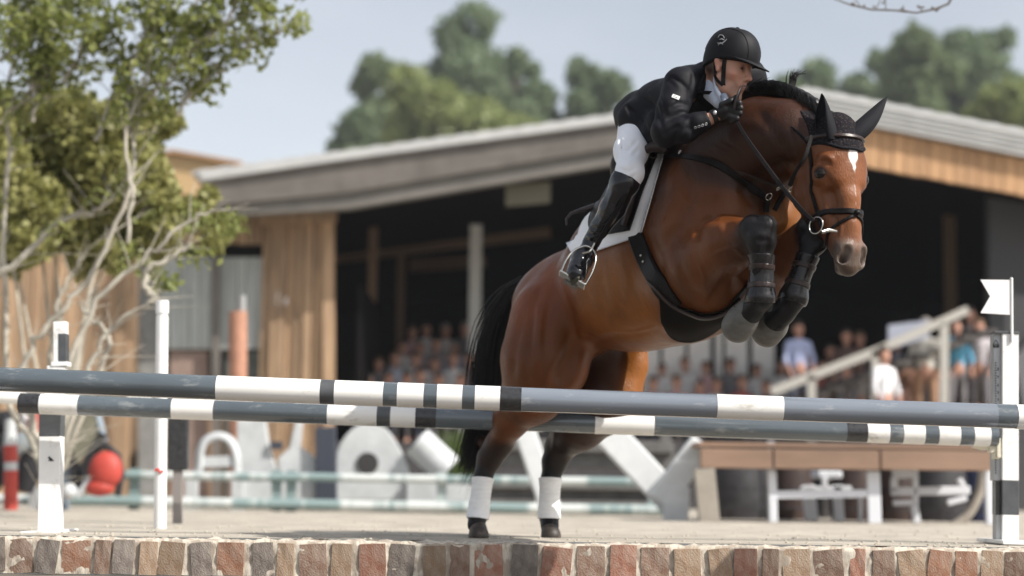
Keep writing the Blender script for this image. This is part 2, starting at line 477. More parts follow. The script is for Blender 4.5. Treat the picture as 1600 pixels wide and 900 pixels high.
# ================================================================== JUMP: poles and standards
grey_pole_m = mat('grey_pole_paint', (0.085, 0.105, 0.12), rough=0.25, rvar=.08, var=0.25, vscale=4, bump=0.08, bscale=40, coat=1.0, stretch=(.3, 1, 1), scuff=((.30, .31, .30), .55, 16))
grey2_m = mat('blue_grey_paint', (0.18, 0.205, 0.24), rough=0.2, rvar=.07, var=0.15, vscale=3, coat=1.0, stretch=(.3, 1, 1), scuff=((.36, .37, .38), .5, 18))
white_pole_m = mat('white_pole_paint', (0.80, 0.79, 0.76), rough=0.38, var=0.22, vscale=18, color2=(.55, .53, .48), coat=0.2, stretch=(.4, 1, 1), fuzz=8, rvar=.1, scuff=((.30, .27, .22), .55, 14))
black_pole_m = mat('black_tape', (0.030, 0.030, 0.032), rough=0.25, var=0.5, vscale=40, coat=0.3, bump=.2, bscale=90)
dark_pole_m = mat('charcoal_band', (0.075, 0.080, 0.085), rough=0.35, var=0.3, vscale=12)
PM = {'g': grey_pole_m, 'b': grey2_m, 'w': white_pole_m, 'k': black_pole_m, 'd': dark_pole_m}
PN = {'g': 'grey_section', 'b': 'grey_section', 'w': 'white_band', 'k': 'black_band', 'd': 'charcoal_band'}
def jump_pole(label, p0, p1, Y, r, bands, group=None, sag=0.004):
    """bands: list of (start px, kind) and a closing px; p0, p1 = (px, py) of the axis"""
    a, b = at(p0[0], p0[1], Y), at(p1[0], p1[1], Y)
    t = thing('jump_pole', label, 'pole', a, group)
    def pos(px):
        lo, hi = 0, 1            # parameter where the axis crosses the column px
        k = (px - p0[0]) / (p1[0] - p0[0]); q = a.lerp(b, k); q = q - Vector((0, 0, sag * math.sin(math.pi * min(1, max(0, k))))); return q
    for (s0, kd), (s1, _) in zip(bands, bands[1:]):
        n = max(2, int(abs(s1 - s0) / 90) + 1); P = [pos(s0 + (s1 - s0) * i / n) for i in range(n + 1)]
        d = (P[-1] - P[0]).normalized()
        rr = r + (.0012 if kd in 'wkd' else 0)
        m = MB(); m.tube([P[0] - d * .0004] + P[1:-1] + [P[-1] + d * .0004] , rr, 28)
        m.build(PN[kd], PM[kd], t, smooth=False)
        o = t.children[-1] if False else None
    for o in t.children:
        me = o.data
        me.polygons.foreach_set('use_smooth', [len(p.vertices) == 4 for p in me.polygons])
    for e, s in ((bands[0][0], 1), (bands[-1][0], -1)):
        c = pos(e); d = (pos(e + 10 * s) - c).normalized()
        m = MB(); m.tube([c + d * .012, c - d * .004], r * .93, 20); m.build('end_cap', dark_pole_m, t)
    return t
jump_pole('nearest striped pole, upper and nearer of the two crossing the whole picture', (0, 592.5), (1600, 651.5), 7.5, .0515,
          [(-70, 'g'), (340, 'w'), (502, 'd'), (524, 'w'), (600, 'g'), (622, 'w'), (663, 'g'), (684, 'w'), (723, 'g'), (743, 'w'), (782, 'k'), (815, 'b'), (1120, 'w'), (1223, 'b'), (1556, 'g'), (1587, 'w'), (1670, '')])
jump_pole('striped pole just behind and below the nearest pole, ending at the flagged upright', (32, 630), (1557, 682), 9.0, .0515,
          [(32, 'k'), (64, 'w'), (124, 'g'), (270, 'w'), (335, 'g'), (513, 'w'), (590, 'd'), (611, 'w'), (650, 'k'), (682, 'g'), (930, 'w'), (1022, 'g'), (1322, 'k'), (1354, 'w'), (1388, 'g'), (1410, 'w'), (1443, 'g'), (1465, 'w'), (1498, 'g'), (1520, 'w'), (1545, 'g'), (1557, '')])
jump_pole('blurred white and grey pole seen between the two striped poles at left', (-40, 619), (530, 640), 11.2, .040,
          [(-40, 'w'), (42, 'b'), (110, 'g'), (200, 'w'), (238, 'g'), (310, 'w'), (395, 'g'), (460, 'w'), (530, '')])
post_m = mat('white_standard_paint', (0.80, 0.80, 0.79), rough=0.35, var=0.08, vscale=5, coat=0.15, scuff=((.42, .39, .34), .6, 9))
alu_m = mat('aluminium_track', (0.42, 0.43, 0.44), rough=0.45, metal=0.6, var=.15, vscale=10)
hole_m = mat('dark_hole', (0.01, 0.01, 0.01), rough=0.8)
# right standard with track, flag, cup
Y = 9.05
def post(name, parent, a, b, w_, d_, m, bv=.003):
    q = MB(); q.bar(a, b, w_, d_, up=Vector((0, 1, 0))); o = q.build(name, m, parent); bevel(o, bv); return o
st = thing('jump_standard', 'white upright at the right with black band, pinhole track and white flag on top', 'jump standard', on_ground(1572, Y))
def seg(px0, px1, y0, y1, YY, m, name, parent, dep=.1):
    a = at((px0 + px1) / 2, y1, YY); b = at((px0 + px1) / 2, y0, YY); w_ = abs(px1 - px0) / F * YY; a.y = b.y = YY
    return post(name, parent, a, b, w_, dep, m)
gz = on_ground(1572, Y)
seg(1562, 1587.5, 521, 751, Y, post_m, 'post', st); seg(1561.7, 1587.8, 751, 804, Y, dark_pole_m, 'black_band', st, .104)
seg(1562, 1587.5, 804, 848, Y, post_m, 'post', st)
seg(1549.5, 1562, 521, 751, Y + .01, alu_m, 'track', st, .07); seg(1553, 1561.8, 751, 804, Y + .01, black_pole_m, 'black_band', st, .07); seg(1553.5, 1562, 804, 848, Y + .01, alu_m, 'track', st, .07)
seg(1549, 1588, 519, 523, Y, dark_pole_m, 'cap', st, .11)
hb = MB(); marks = MB()
for k in range(44):
    yy = 566 + k * 4.0
    if not 640 < yy < 672: hb.bar(at(1555.8, yy, Y - .0265), at(1555.8, yy + 1.7, Y - .0265), .007, .003)
hb.build('track_hole', hole_m, st); st.children[-1]['kind'] = 'stuff'
for k, (yy, hh_) in enumerate(((574, 5), (587, 3), (600, 4), (611, 4), (622, 4))): marks.bar(at(1559.5, yy, Y - .0265), at(1559.5, yy + hh_, Y - .0265), .004, .003)
marks.build('numbers', hole_m, st)
em = MB(); c = at(1556, 537, Y - .0265); s_ = .016
em.add([c + Vector((-s_, 0, -s_ * 1.3)), c + Vector((s_, 0, -s_ * 1.3)), c + Vector((s_, 0, .004)), c + Vector((0, 0, -s_)), c + Vector((-s_, 0, .004))], [(0, 1, 2, 3, 4)])
em.add([c + Vector((0, -.0005, -.012)), c + Vector((-.012, -.0005, .004)), c + Vector((0, -.0005, .022)), c + Vector((.012, -.0005, .004)), c + Vector((0, -.0005, -.006)), c + Vector((-.008, -.0005, .004)), c + Vector((0, -.0005, .016)), c + Vector((.008, -.0005, .004))], [(0, 1, 5, 4), (1, 2, 6, 5), (2, 3, 7, 6), (3, 0, 4, 7)])
em.build('emblem', hole_m, st)
q = MB(); q.tube([at(1581, 533, Y - .057), at(1580.5, 436, Y - .057)], .0075, 10); q.ball(at(1580.5, 436, Y - .057), .0085, 8, 5); fs_ = q.build('flag_stick', post_m, st, smooth=True)
fm = MB(); pts = [(1532, 437), (1579, 437.5), (1579, 492), (1532, 489), (1547, 463)]
Pf = [at(p[0], p[1], Y - .057) for p in pts]; n = len(Pf); fm.add([p + Vector((0, -.0015, 0)) for p in Pf] + [p + Vector((0, .0015, 0)) for p in Pf], [tuple(range(n)), tuple(range(2 * n - 1, n - 1, -1))] + [(i, i + n, (i + 1) % n + n, (i + 1) % n) for i in range(n)])
fm.build('flag', mat('white_flag', (.82, .82, .82), rough=.6), st)
cm = mat('cream_plastic', (0.66, 0.62, 0.50), rough=0.4)
q = MB(); P = [at(1548, 700, Y - .06) + Vector((math.cos(a) * .085, 0, math.sin(a) * .02)) for a in np.linspace(R(180), R(360), 12)]
q.tube([at(1521 + 40 * i / 10, 694 + 4 * math.sin(i / 10 * math.pi), Y - .03) for i in range(11)], [.010] * 11, 10, flat=2.5)
q.box(at(1553, 702, Y - .03), (.055, .05, .035)); q.box(at(1555, 710, Y - .03), (.028, .04, .05)); q.box(at(1560, 700, Y - .055), (.02, .02, .10)); o = q.build('cup', cm, st); bevel(o, .004)
seg(1546, 1592, 843, 849, Y + .02, post_m, 'foot', st, .5)
# left standard
Yl = 9.2
st = thing('jump_standard', 'white upright at the left with dark band, leaning slightly, left of the thin white post', 'jump standard', on_ground(80, Yl))
def tseg(p0, p1, wpx, m, name, dep=.09):
    a, b = at(*p0, Yl), at(*p1, Yl); return post(name, st, a, b, wpx / F * Yl, dep, m)
tseg((79, 832), (81, 682), 33, post_m, 'post'); tseg((81, 682), (82, 646), 33.5, dark_pole_m, 'black_band', .094); tseg((82, 646), (90, 573), 28, post_m, 'post', .07)
tseg((95.5, 573), (95.5, 566), 26, post_m, 'collar', .08); tseg((95.5, 567), (95, 503), 20, post_m, 'post', .06); tseg((99.5, 566), (99.5, 522), 12.5, dark_pole_m, 'black_band', .066)
q = MB()
for a in (((75, 715), (79, 717), (84, 720)), ((77, 713), (80, 721)), ((76, 720), (81, 716))): q.tube([at(p[0], p[1], Yl - .047) for p in a], .003, 5)
q.build('scribble', hole_m, st)
seg(52, 104, 828, 833, Yl + .03, post_m, 'foot', st, .5)
# thin white pole, dark post, orange post
st = thing('marker_post', 'thin round white post with a small red mark, beside the dark post at left', 'post', on_ground(250, 10.2))
q = MB(); q.tube([at(250, 828, 10.2), at(253.5, 494, 10.2)], .036, 16); q.build('pole', post_m, st, smooth=True)
q = MB(); q.tube([at(253.5, 494, 10.2), at(253.5, 490, 10.2)], .031, 14); q.tube([at(253.5, 490, 10.2), at(253.7, 470, 10.2)], .038, 16); q.build('cap', post_m, st)
q = MB(); q.tube([at(242, 735, 10.16), at(247, 733, 10.16), at(250, 738, 10.16), at(255, 736, 10.16)], .007, 6); q.build('red_mark', mat('red_paint', (.6, .03, .02), rough=.5), st)
st = thing('marker_post', 'dark topped grey post just right of the thin white post', 'post', on_ground(277, 11.6))
q = MB(); q.bar(at(279, 735, 11.6), at(279, 620, 11.6), .13, .08); bevel(q.build('head', black_pole_m, st), .01)
q = MB(); q.bar(at(277, 829, 11.6), at(278, 735, 11.6), .055, .05); q.build('leg', mat('grey_leg', (.22, .2, .19), rough=.7), st)
st = thing('marker_post', 'orange post with a pale metal top standing before the grey barn door', 'post', on_ground(372, 20))
q = MB(); q.tube([on_ground(372, 20), at(372, 487, 20)], .104, 14); q.build('pole', mat('orange_terracotta', (.40, .20, .13), rough=.7, var=.2), st, smooth=True)
q = MB(); q.tube([at(378, 487, 20), at(378, 462, 20)], .045, 12); q.build('top', mat('pale_metal', (.3, .3, .3), rough=.6), st, smooth=True)
# near-pole standards, just outside the frame on the lower ground
for px, lb in ((-170, 'white upright carrying the left end of the nearest pole'), (1695, 'white upright carrying the right end of the nearest pole')):
    g = on_ground(px, 7.5, WZ); s2 = thing('jump_standard', lb, 'jump standard', g)
    q = MB(); q.bar(g, g + Vector((0, 0, 1.6)), .1, .08); bevel(q.build('post', post_m, s2), .004)
    q = MB(); q.box((g.x, g.y, WZ + .03), (.5, .4, .06)); q.build('foot', post_m, s2)
    q = MB(); zc = at(-70 if px < 0 else 1670, 590 if px < 0 else 654, 7.5); q.box((zc.x + (-.12 if px < 0 else .03), zc.y, zc.z - .065), (.34, .08, .02)); q.build('cup', cm, s2)

# ================================================================== BEHIND THE JUMP
rail_m = mat('green_grey_rail', (0.20, 0.27, 0.27), rough=0.6, var=1, vscale=1.6, color2=(0.52, 0.55, 0.54), hard=True, stretch=(1, .2, .2))
wb_m = mat('weathered_white_board', (0.50, 0.52, 0.53), rough=0.7, var=0.18, vscale=5)
navy_m = mat('navy_board', (0.035, 0.042, 0.06), rough=0.6)
barrier = thing('rail_barrier', 'long low barrier of two grey green rails behind the jump', 'barrier', on_ground(520, 18))
Yb = 18.0
for y0, y1, r in ((739, 754, .045), (779, 798, .055)):
    q = MB(); a, b = at(-60 if y0 > 760 else 190, y0 + (0 if y0 > 760 else 3), Yb), at(1045, y1, Yb); n = 14
    q.tube([a.lerp(b, i / n) + Vector((0, 0, noise.noise(Vector((i * 3.1, y0, 0))) * .01)) for i in range(n + 1)], r, 10); q.build('rail', rail_m, barrier, smooth=True)
for px in (60, 210, 432, 455, 690, 845, 1020):
    q = MB(); g = on_ground(px, Yb + .06); q.bar(g, g + Vector((0, 0, .42 if px > 150 else .2)), .10, .05); q.build('post', rail_m, barrier)
def board(name, label, cat, polys, Y_, th, m, group=None, extra=None):
    t = thing(name, label, cat, on_ground(polys[0][0][0], Y_))
    if group: t['group'] = group
    for k, poly in enumerate(polys):
        P = [at(p[0], p[1], Y_) for p in poly]; n = len(P); q = MB()
        q.add([Vector((p.x, Y_, p.z)) for p in P] + [Vector((p.x, Y_ + th, p.z)) for p in P], [tuple(range(n)), tuple(range(2 * n - 1, n - 1, -1))] + [(i, i + n, (i + 1) % n + n, (i + 1) % n) for i in range(n)])
        bevel(q.build('panel', m, t), .012)
    return t
Yf = 18.5
t = thing('filler_arch', 'pale arch shaped jump filler left of the white boards', 'jump filler', on_ground(335, Yf))
q = MB(); q.tube([at(*p, Yf) for p in spline([(300, 745), (310, 735), (313, 705), (322, 688), (342, 681), (361, 690), (370, 712), (372, 748)], 26)], .055, 10, flat=.6); q.build('hoop', wb_m, t, smooth=True)
q = MB(); q.bar(at(318, 722, Yf), at(366, 720, Yf), .11, .04); q.build('crossbar', wb_m, t)
for px in (300, 372): q = MB(); q.bar(on_ground(px, Yf), at(px, 748, Yf), .12, .1); q.build('foot', wb_m, t)
t = board('jump_filler', 'grey white stepped filler board between the arch and the navy board', 'jump filler', [[(370, 792), (370, 655), (414, 655), (420, 700), (436, 742), (436, 792)], [(436, 785), (434, 716), (452, 700), (462, 655), (472, 655), (468, 698), (494, 716), (494, 785)]], Yf, .12, wb_m)
q = MB(); q.box(at(432, 696, Yf - .03), (.13, .05, .08)); q.build('dark_knob', navy_m, t)
board('jump_filler', 'tall navy blue filler board left of the white board with the black disc', 'jump filler', [[(494, 787), (492, 668), (524, 666), (526, 787)]], Yf - .1, .1, navy_m)
t = board('jump_filler', 'white rounded filler board with a black disc at its centre', 'jump filler', [[(525, 782)] + [(p[0], p[1]) for p in spline([(525, 735), (528, 700), (548, 672), (570, 662), (600, 668), (618, 690), (636, 725), (640, 748)], 18)] + [(640, 782)]], Yf, .12, wb_m)
q = MB(); c = at(574, 724, Yf - .02); q.tube([c, c + Vector((0, .03, 0))], .115, 20); q.build('disc', mat('black_disc', (.03, .028, .028), rough=.7), t)
t = thing('striped_roll', 'short white roll leaning with its dark open end up, right of the disc board', 'jump filler', on_ground(690, Yf))
q = MB(); q.tube([at(652, 690, Yf), at(700, 735, Yf)], .17, 18); q.build('roll', wb_m, t, smooth=True)
q = MB(); d = (at(652, 690, Yf) - at(700, 735, Yf)).normalized(); q.tube([at(652, 690, Yf) + d * .001, at(652, 690, Yf) + d * .02], .12, 16); q.build('open_end', navy_m, t)
q = MB(); q.box(at(690, 770, Yf), (.7, .3, .25)); q.build('stand', wb_m, t)
# grass tuft
gm = mat('grass_blades', (0.09, 0.13, 0.03), rough=0.6, var=.4, vscale=4, transl=.3)
q = MB()
for k in range(700):
    b = at(random.gauss(715, 16), 756, 18.8 + random.gauss(0, .06)); h_ = random.uniform(.3, .62); d = Vector((random.gauss(0, .10), random.gauss(0, .06), 0))
    q.add([b, b + Vector((.012, 0, 0)), b + d * .4 + Vector((.010, 0, h_ * .6)), b + d * .4 + Vector((0, 0, h_ * .6)), b + d + Vector((0, 0, h_))], [(0, 1, 2, 3), (3, 2, 4)])
tag(q.build('ornamental_grass', gm), 'clump of green grass in a grey box just left of the horse tail', 'grass')
t = thing('planter_box', 'low grey box holding the green grass behind the barrier rails', 'planter', on_ground(715, 18.8)); q = MB(); zt = at(715, 754, 18.8).z; c = on_ground(715, 18.8, zt / 2); q.box(c, (.5, .3, zt)); bevel(q.build('box', wb_m, t), .01)
# white crossed beams
t = thing('crossed_beams', 'white Y shaped pair of thick beams standing right of the horse', 'jump filler', on_ground(1055, 15.5))
for a, b, wd_ in (((935, 660), (1052, 785), .27), ((1098, 692), (1030, 785), .23), ((1058, 760), (1055, 822), .22)):
    q = MB(); q.bar(at(*a, 15.5 + wd_), at(*b, 15.5 + wd_), wd_, .12); bevel(q.build('beam', mat('chalky_white', (.62, .64, .65), rough=.7, var=.08) if not bpy.data.materials.get('chalky_white') else bpy.data.materials['chalky_white'], t), .02)
t = thing('crossed_beams', 'white slanting beam seen between the horse hind legs', 'jump filler', on_ground(850, 16.5))
q = MB(); q.bar(at(812, 650, 16.5), at(862, 800, 16.5), .2, .1); bevel(q.build('beam', bpy.data.materials['chalky_white'], t), .02)
# stacked logs behind
logm = mat('grey_planks', (0.13, 0.125, 0.12), rough=.85, var=.3)
t = thing('plank_stack', 'stack of dark grey planks behind the barrier and the horse', 'planks', on_ground(900, 19))
for k, (y0, hgt) in enumerate(((792, .10), (776, .13), (760, .10), (722, .16), (700, .13))):
    q = MB(); a = at(690, y0 - 6, 19 + (k % 2) * .1); b = at(1075 - 25 * (k % 3), y0, 19 + (k % 2) * .1); q.bar(a, b, hgt, .4); bevel(q.build('plank', logm, t), .01)
for px in (720, 1040): q = MB(); g = on_ground(px, 19.2); q.bar(g, g + Vector((0, 0, .95)), .12, .1); q.build('upright', logm, t)
# left: red and black gear
redm = mat('red_fabric', (.42, .05, .035), rough=.6, var=.2); olive = mat('olive_canvas', (.17, .165, .12), rough=.8, var=.2); blackf = mat('black_fabric', (.014, .014, .017), rough=.7)
g_ = lambda px, Y_: on_ground(px, Y_)
t = thing('gear_bag', 'red round bag with black top on the ground right of the left upright', 'bag', g_(165, 17))
q = MB(); q.ball(at(165, 735, 17), .175, 14, 9, sc=(.95, .6, 1.05)); q.ball(at(156, 762, 17), .12, 12, 7, sc=(1.2, .8, .7)); q.build('bag', redm, t, smooth=True)
q = MB(); q.tube([at(146, 702, 17.05), at(166, 696, 17.05), at(184, 712, 17.05), at(190, 740, 17.05), at(184, 775, 17.05)], .035, 8); q.build('strap', blackf, t, smooth=True)
q = MB(); q.tube([at(120, 775, 17), at(132, 762, 17), at(142, 745, 17)], .04, 8); q.ball(at(108, 768, 17), .08, 8, 5); q.build('white_towel', wb_m, t, smooth=True)
t = thing('folded_chair', 'folded olive canvas chair with black sides leaning right of the left upright', 'chair', g_(125, 17.3))
q = MB(); q.add([at(*p, 17.3) for p in ((112, 640), (148, 640), (152, 680), (122, 726), (108, 690))] + [at(*p, 17.42) for p in ((112, 640), (148, 640), (152, 680), (122, 726), (108, 690))], [(0, 1, 2, 3, 4), (9, 8, 7, 6, 5)] + [(i, i + 5, (i + 1) % 5 + 5, (i + 1) % 5) for i in range(5)]); q.build('canvas', olive, t)
q = MB(); q.bar(at(158, 676, 17.35), at(122, 765, 17.35), .12, .06); q.bar(at(104, 650, 17.35), at(124, 765, 17.35), .10, .06); q.build('side', blackf, t)
q = MB(); q.tube([at(100, 800, 17.4), at(112, 640, 17.4)], .05, 8); q.tube([at(150, 640, 17.45), at(162, 690, 17.45)], .04, 8); q.build('leg', mat('steel_blue', (.25, .3, .36), rough=.5), t)
t = thing('gear_bag', 'black slanted bag with grey flap at the left edge before the left upright', 'bag', g_(50, 17.1))
q = MB(); q.tube([at(62, 690, 17.1), at(48, 725, 17.1), at(36, 768, 17.1)], [.10, .13, .09], 10); q.build('bag', blackf, t, smooth=True)
q = MB(); q.tube([at(22, 705, 17.0), at(40, 688, 17.0), at(56, 676, 17.0)], [.07, .10, .07], 9); q.build('flap', mat('grey_cloth', (.3, .34, .36), rough=.8), t, smooth=True)
t = thing('striped_bollard', 'red and white bollard at the left edge of the picture', 'bollard', g_(18, 16.8))
q = MB(); q.tube([g_(18, 16.8), at(17, 735, 16.8)], .065, 12); q.tube([at(17, 722, 16.8), at(16, 696, 16.8)], .065, 12); q.build('red_section', redm, t, smooth=True)
q = MB(); q.tube([at(17, 735, 16.8), at(17, 722, 16.8)], .063, 12); q.build('white_section', wb_m, t, smooth=True); q = MB(); q.tube([at(16, 696, 16.8), at(16, 655, 16.8)], [.063, .05], 12); q.build('white_section', wb_m, t, smooth=True)
t = thing('gear_bag', 'small red bag hanging high behind the left upright', 'bag', g_(52, 17.5))
q = MB(); q.ball(at(55, 664, 17.5), .10, 12, 8, sc=(.8, .6, 1.6)); q.build('bag', redm, t, smooth=True); q = MB(); q.tube([g_(55, 17.6), at(40, 640, 17.6)], .05, 8); q.build('pole', post_m, t, smooth=True)
t = thing('gear_bag', 'black and white bundle at the left edge above the red bollard', 'bag', g_(5, 17.8))
q = MB(); q.ball(at(12, 660, 17.8), .16, 12, 8, sc=(1, .6, .8)); q.ball(at(-5, 720, 17.8), .2, 12, 8, sc=(.6, .6, 1.6)); q.build('bundle', blackf, t, smooth=True)

# table and white frames at the right
Yt = 15.0
t = thing('wooden_table', 'long brown wooden table top on white and grey legs at the right', 'table', on_ground(1320, Yt))
tm = mat('brown_board', (.25, .16, .11), rough=.7, var=.25, vscale=3, stretch=(.3, 1, 1))
for k, (a, b) in enumerate(((1094, 1205), (1208, 1372), (1375, 1552))):
    q = MB(); q.bar(at(a, 716 + k * 1.5, Yt), at(b, 718 + k * 1.5, Yt), .16, .10, up=Vector((0, 1, 0))); bevel(q.build('apron_board', tm, t), .006)
for k in range(5):
    q = MB(); z = at(1320, 700, Yt).z + .02; q.box((at(1323, 700, Yt).x, Yt + .12 + k * .19, z), (2.5, .17, .035)); q.build('top_board', tm, t)
greyw = mat('greige_leg', (.30, .27, .23), rough=.8, var=.15)
q = MB(); q.bar(on_ground(1108, Yt), at(1100, 732, Yt), .17, .14); q.build('leg', greyw, t)
wfm = mat('white_steel_frame', (.62, .64, .68), rough=.4)
for px, w_ in ((1208, .07), (1366, .11), (1548, .09)):
    q = MB(); q.bar(on_ground(px, Yt + .1), at(px - 2, 736, Yt + .1), w_, .06); bevel(q.build('leg', wfm, t), .006)
q = MB(); q.bar(at(1206, 773, Yt + .1), at(1366, 771, Yt + .1), .065, .04); q.build('rail', wfm, t)
def chair(label, base_px, Y_, segs, seat=None):
    c = thing('garden_chair', label, 'chair', on_ground(base_px, Y_))
    for nm, a, b, w_ in segs:
        q = MB(); aa = on_ground(a[0], Y_) if a[1] is None else at(*a, Y_); q.bar(aa, at(*b, Y_), w_, .05); bevel(q.build(nm, wfm, c), .008)
    if seat: q = MB(); q.box(at(*seat[:2], Y_ + .2), (seat[2], .4, .07)); bevel(q.build('seat', wfm, c), .02)
chair('white chair with a single seat pad under the middle of the brown table', 1285, 16.2, [('leg', (1268, None), (1262, 758), .12), ('leg', (1311, None), (1308, 758), .09), ('seat_frame', (1250, 766), (1330, 764), .06), ('back_post', (1288, 764), (1288, 745), .05)], (1291, 742, .23))
chair('white chair with looped arm under the right part of the brown table', 1415, 15.6, [('leg', (1432, None), (1428, 790), .065), ('leg', (1344, None), (1344, 770), .03), ('back_rail', (1394, 740), (1434, 738), .09), ('arm', (1397, 745), (1397, 770), .06), ('seat_frame', (1392, 768), (1515, 766), .075), ('stretcher', (1395, 786), (1430, 785), .05), ('back_post', (1430, 740), (1430, 790), .05), ('arm', (1498, 748), (1506, 762), .05), ('stretcher', (1480, 786), (1510, 778), .05)], None)
q = MB()
t = thing('parasol_base', 'white box and post rising from the middle of the brown table', 'post', on_ground(1204, 15.4))
q = MB(); q.bar(on_ground(1206, 15.3), at(1204, 690, 15.3), .06, .05); q.build('post', wfm, t)
t = thing('rope_coil', 'brown curved hose hanging at the right end of the table', 'hose', on_ground(1500, 15.9))
q = MB(); q.tube([at(*p, 15.9) for p in spline([(1536, 735), (1530, 770), (1512, 805), (1485, 826)], 14)], .045, 8); q.build('hose', greyw, t, smooth=True)
t = thing('shade_sheet', 'dark sheet added as the shade behind the brown table legs', 'shade_sheet', on_ground(1330, 18.2))  # dark sheet added in place of the shade under the table
q = MB(); n = 60; vs = []
for i in range(n + 1):
    p = on_ground(1122 + 430 * i / n, 18.2); vs += [p + Vector((0, .05 * math.sin(i * 1.3), 0)), p + Vector((0, .05 * math.sin(i * 1.3 + .4), .55))]
q.add(vs, [(i * 2, i * 2 + 2, i * 2 + 3, i * 2 + 1) for i in range(n)]); q.build('sheet', mat('under_table_shade', (.02, .017, .017), rough=.7, var=.5), t, smooth=True)
dk = mat('dark_barrel', (.028, .026, .03), rough=.7, var=.5); bb_ = mat('brown_barrel', (.04, .022, .018), rough=.7, var=.4)
for k, (px, r, m_, lb) in enumerate(((1150, .30, dk, 'black barrel under the left end of the brown table'), (1186, .22, dk, 'smaller black barrel beside the left white table leg'), (1235, .22, bb_, 'brown barrel behind the white table rail'), (1335, .24, bb_, 'brown barrel between the two white chairs'), (1402, .20, bb_, 'dark red barrel behind the looped white chair'), (1465, .3, dk, 'wide dark barrel behind the brown hose'), (1530, .2, mat('navy_barrel', (.012, .02, .06), rough=.6), 'navy barrel at the right end of the table'))):
    b = thing('barrel', lb, 'barrel', on_ground(px, 17)); q = MB(); g = on_ground(px, 17); q.tube([g, g + Vector((0, 0, .1)), g + Vector((0, 0, .28)), g + Vector((0, 0, .5))], [r * .9, r, r, r * .9], 18); q.build('drum', m_, b, smooth=True)
    q = MB(); [q.tube([g + Vector((0, 0, z)), g + Vector((0, 0, z + .02))], r * 1.01, 18) for z in (.1, .28)]; q.build('hoop', dk, b)
# ================================================================== BARN
wood_m = mat('brown_larch', (0.36, 0.24, 0.145), rough=0.8, var=0.35, vscale=3, bump=.6, bscale=20, stretch=(3, 3, .35), rnd=.22)
wood_y = mat('orange_cladding', (0.46, 0.27, 0.14), rough=0.8, var=0.25, vscale=3, bump=.5, bscale=20, stretch=(3, 3, .35), rnd=.14)
greyfas = mat('weathered_fascia', (0.135, 0.122, 0.11), rough=0.85, var=0.25, vscale=2, bump=.5, bscale=10, stretch=(1, 1, 1))
greyfas2 = mat('weathered_fascia_low', (0.165, 0.155, 0.14), rough=0.85, var=0.2, vscale=2)
metal_m = mat('corrugated_metal', (0.50, 0.50, 0.49), rough=0.5, var=0.12, vscale=3, metal=.2)
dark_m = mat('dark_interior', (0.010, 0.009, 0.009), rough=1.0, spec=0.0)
beam_m = mat('brown_beam', (0.16, 0.10, 0.06), rough=0.8)
door_m = mat('grey_door_boards', (0.34, 0.36, 0.345), rough=0.8, var=0.25, vscale=2, bump=.4, bscale=10, stretch=(3, 3, .3), rnd=.12)
YB = 30.0
def Z(px, py, Y): return at(px, py, Y).z
def X(px, Y): return at(px, 600, Y).x
barn = thing('barn', 'long brown timber barn with grey and white roof edges and a deep dark open front', 'barn', (X(800, YB), YB, 0))
def slab(name, p, q, r, s, Y0, Y1, m, parent=None):
    """four (px,py) corners traced at depth Y0, thickened to Y1"""
    P = [at(c[0], c[1], Y0) for c in (p, q, r, s)]; mb = MB()
    mb.add([Vector((v.x, Y0, v.z)) for v in P] + [Vector((v.x, Y1, v.z)) for v in P], [(0, 3, 2, 1), (4, 5, 6, 7), (0, 1, 5, 4), (1, 2, 6, 5), (2, 3, 7, 6), (3, 0, 4, 7)])
    return mb.build(name, m, parent or barn)
# roof edge left: cap, fascia, lower board
slab('roof_edge', (312, 268), (545, 236), (545, 248), (312, 282), YB - 1.3, YB - 1.0, metal_m)
slab('roof_edge', (545, 236), (1262, 137), (1262, 150), (545, 248), YB - 1.3, YB - 1.0, metal_m)
slab('fascia', (312, 282), (545, 248.5), (545, 300), (318, 322), YB - 1.2, YB - .9, greyfas)
slab('fascia', (545, 248.5), (1262, 150.5), (1262, 180), (545, 300), YB - 1.2, YB - .9, greyfas)
slab('fascia_board', (318, 322.5), (545, 300.5), (545, 325), (325, 338), YB - 1.1, YB - .8, greyfas2)
slab('fascia_board', (545, 300.5), (1262, 180.5), (1262, 206), (545, 325), YB - 1.1, YB - .8, greyfas2)
# roof surfaces run back
def roof(name, p, q, m):
    a, b = at(*p, YB - 1.15), at(*q, YB - 1.15); mb = MB()
    n = int((b - a).length / .18); vs = []
    for i in range(n + 1):
        c = a.lerp(b, i / n) + Vector((0, 0, .02 * (i % 2))); vs += [c, c + Vector((0, 18, 0)), c + Vector((0, 18, -.06)), c + Vector((0, 0, -.06))]
    mb.add(vs, [(i * 4, i * 4 + 4, i * 4 + 5, i * 4 + 1) for i in range(n)] + [(i * 4 + 3, i * 4 + 2, i * 4 + 6, i * 4 + 7) for i in range(n)] + [(i * 4, i * 4 + 3, i * 4 + 7, i * 4 + 4) for i in range(n)])
    return mb.build(name, m, barn)
roof('roof', (300, 268), (1262, 137), metal_m); roof('roof', (1262, 137), (1760, 234), metal_m)
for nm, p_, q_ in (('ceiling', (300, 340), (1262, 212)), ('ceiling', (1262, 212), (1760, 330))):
    a, b = at(*p_, YB - .7), at(*q_, YB - .7); mb = MB(); vs = [a, b, b + Vector((0, 17.3, 0)), a + Vector((0, 17.3, 0))]; mb.add(vs + [v + Vector((0, 0, .05)) for v in vs], [(0, 3, 2, 1), (4, 5, 6, 7), (0, 1, 5, 4), (1, 2, 6, 5), (2, 3, 7, 6), (3, 0, 4, 7)]); mb.build(nm, dark_m, barn)  # second surface added under the roof, near-black, to keep the inside dark
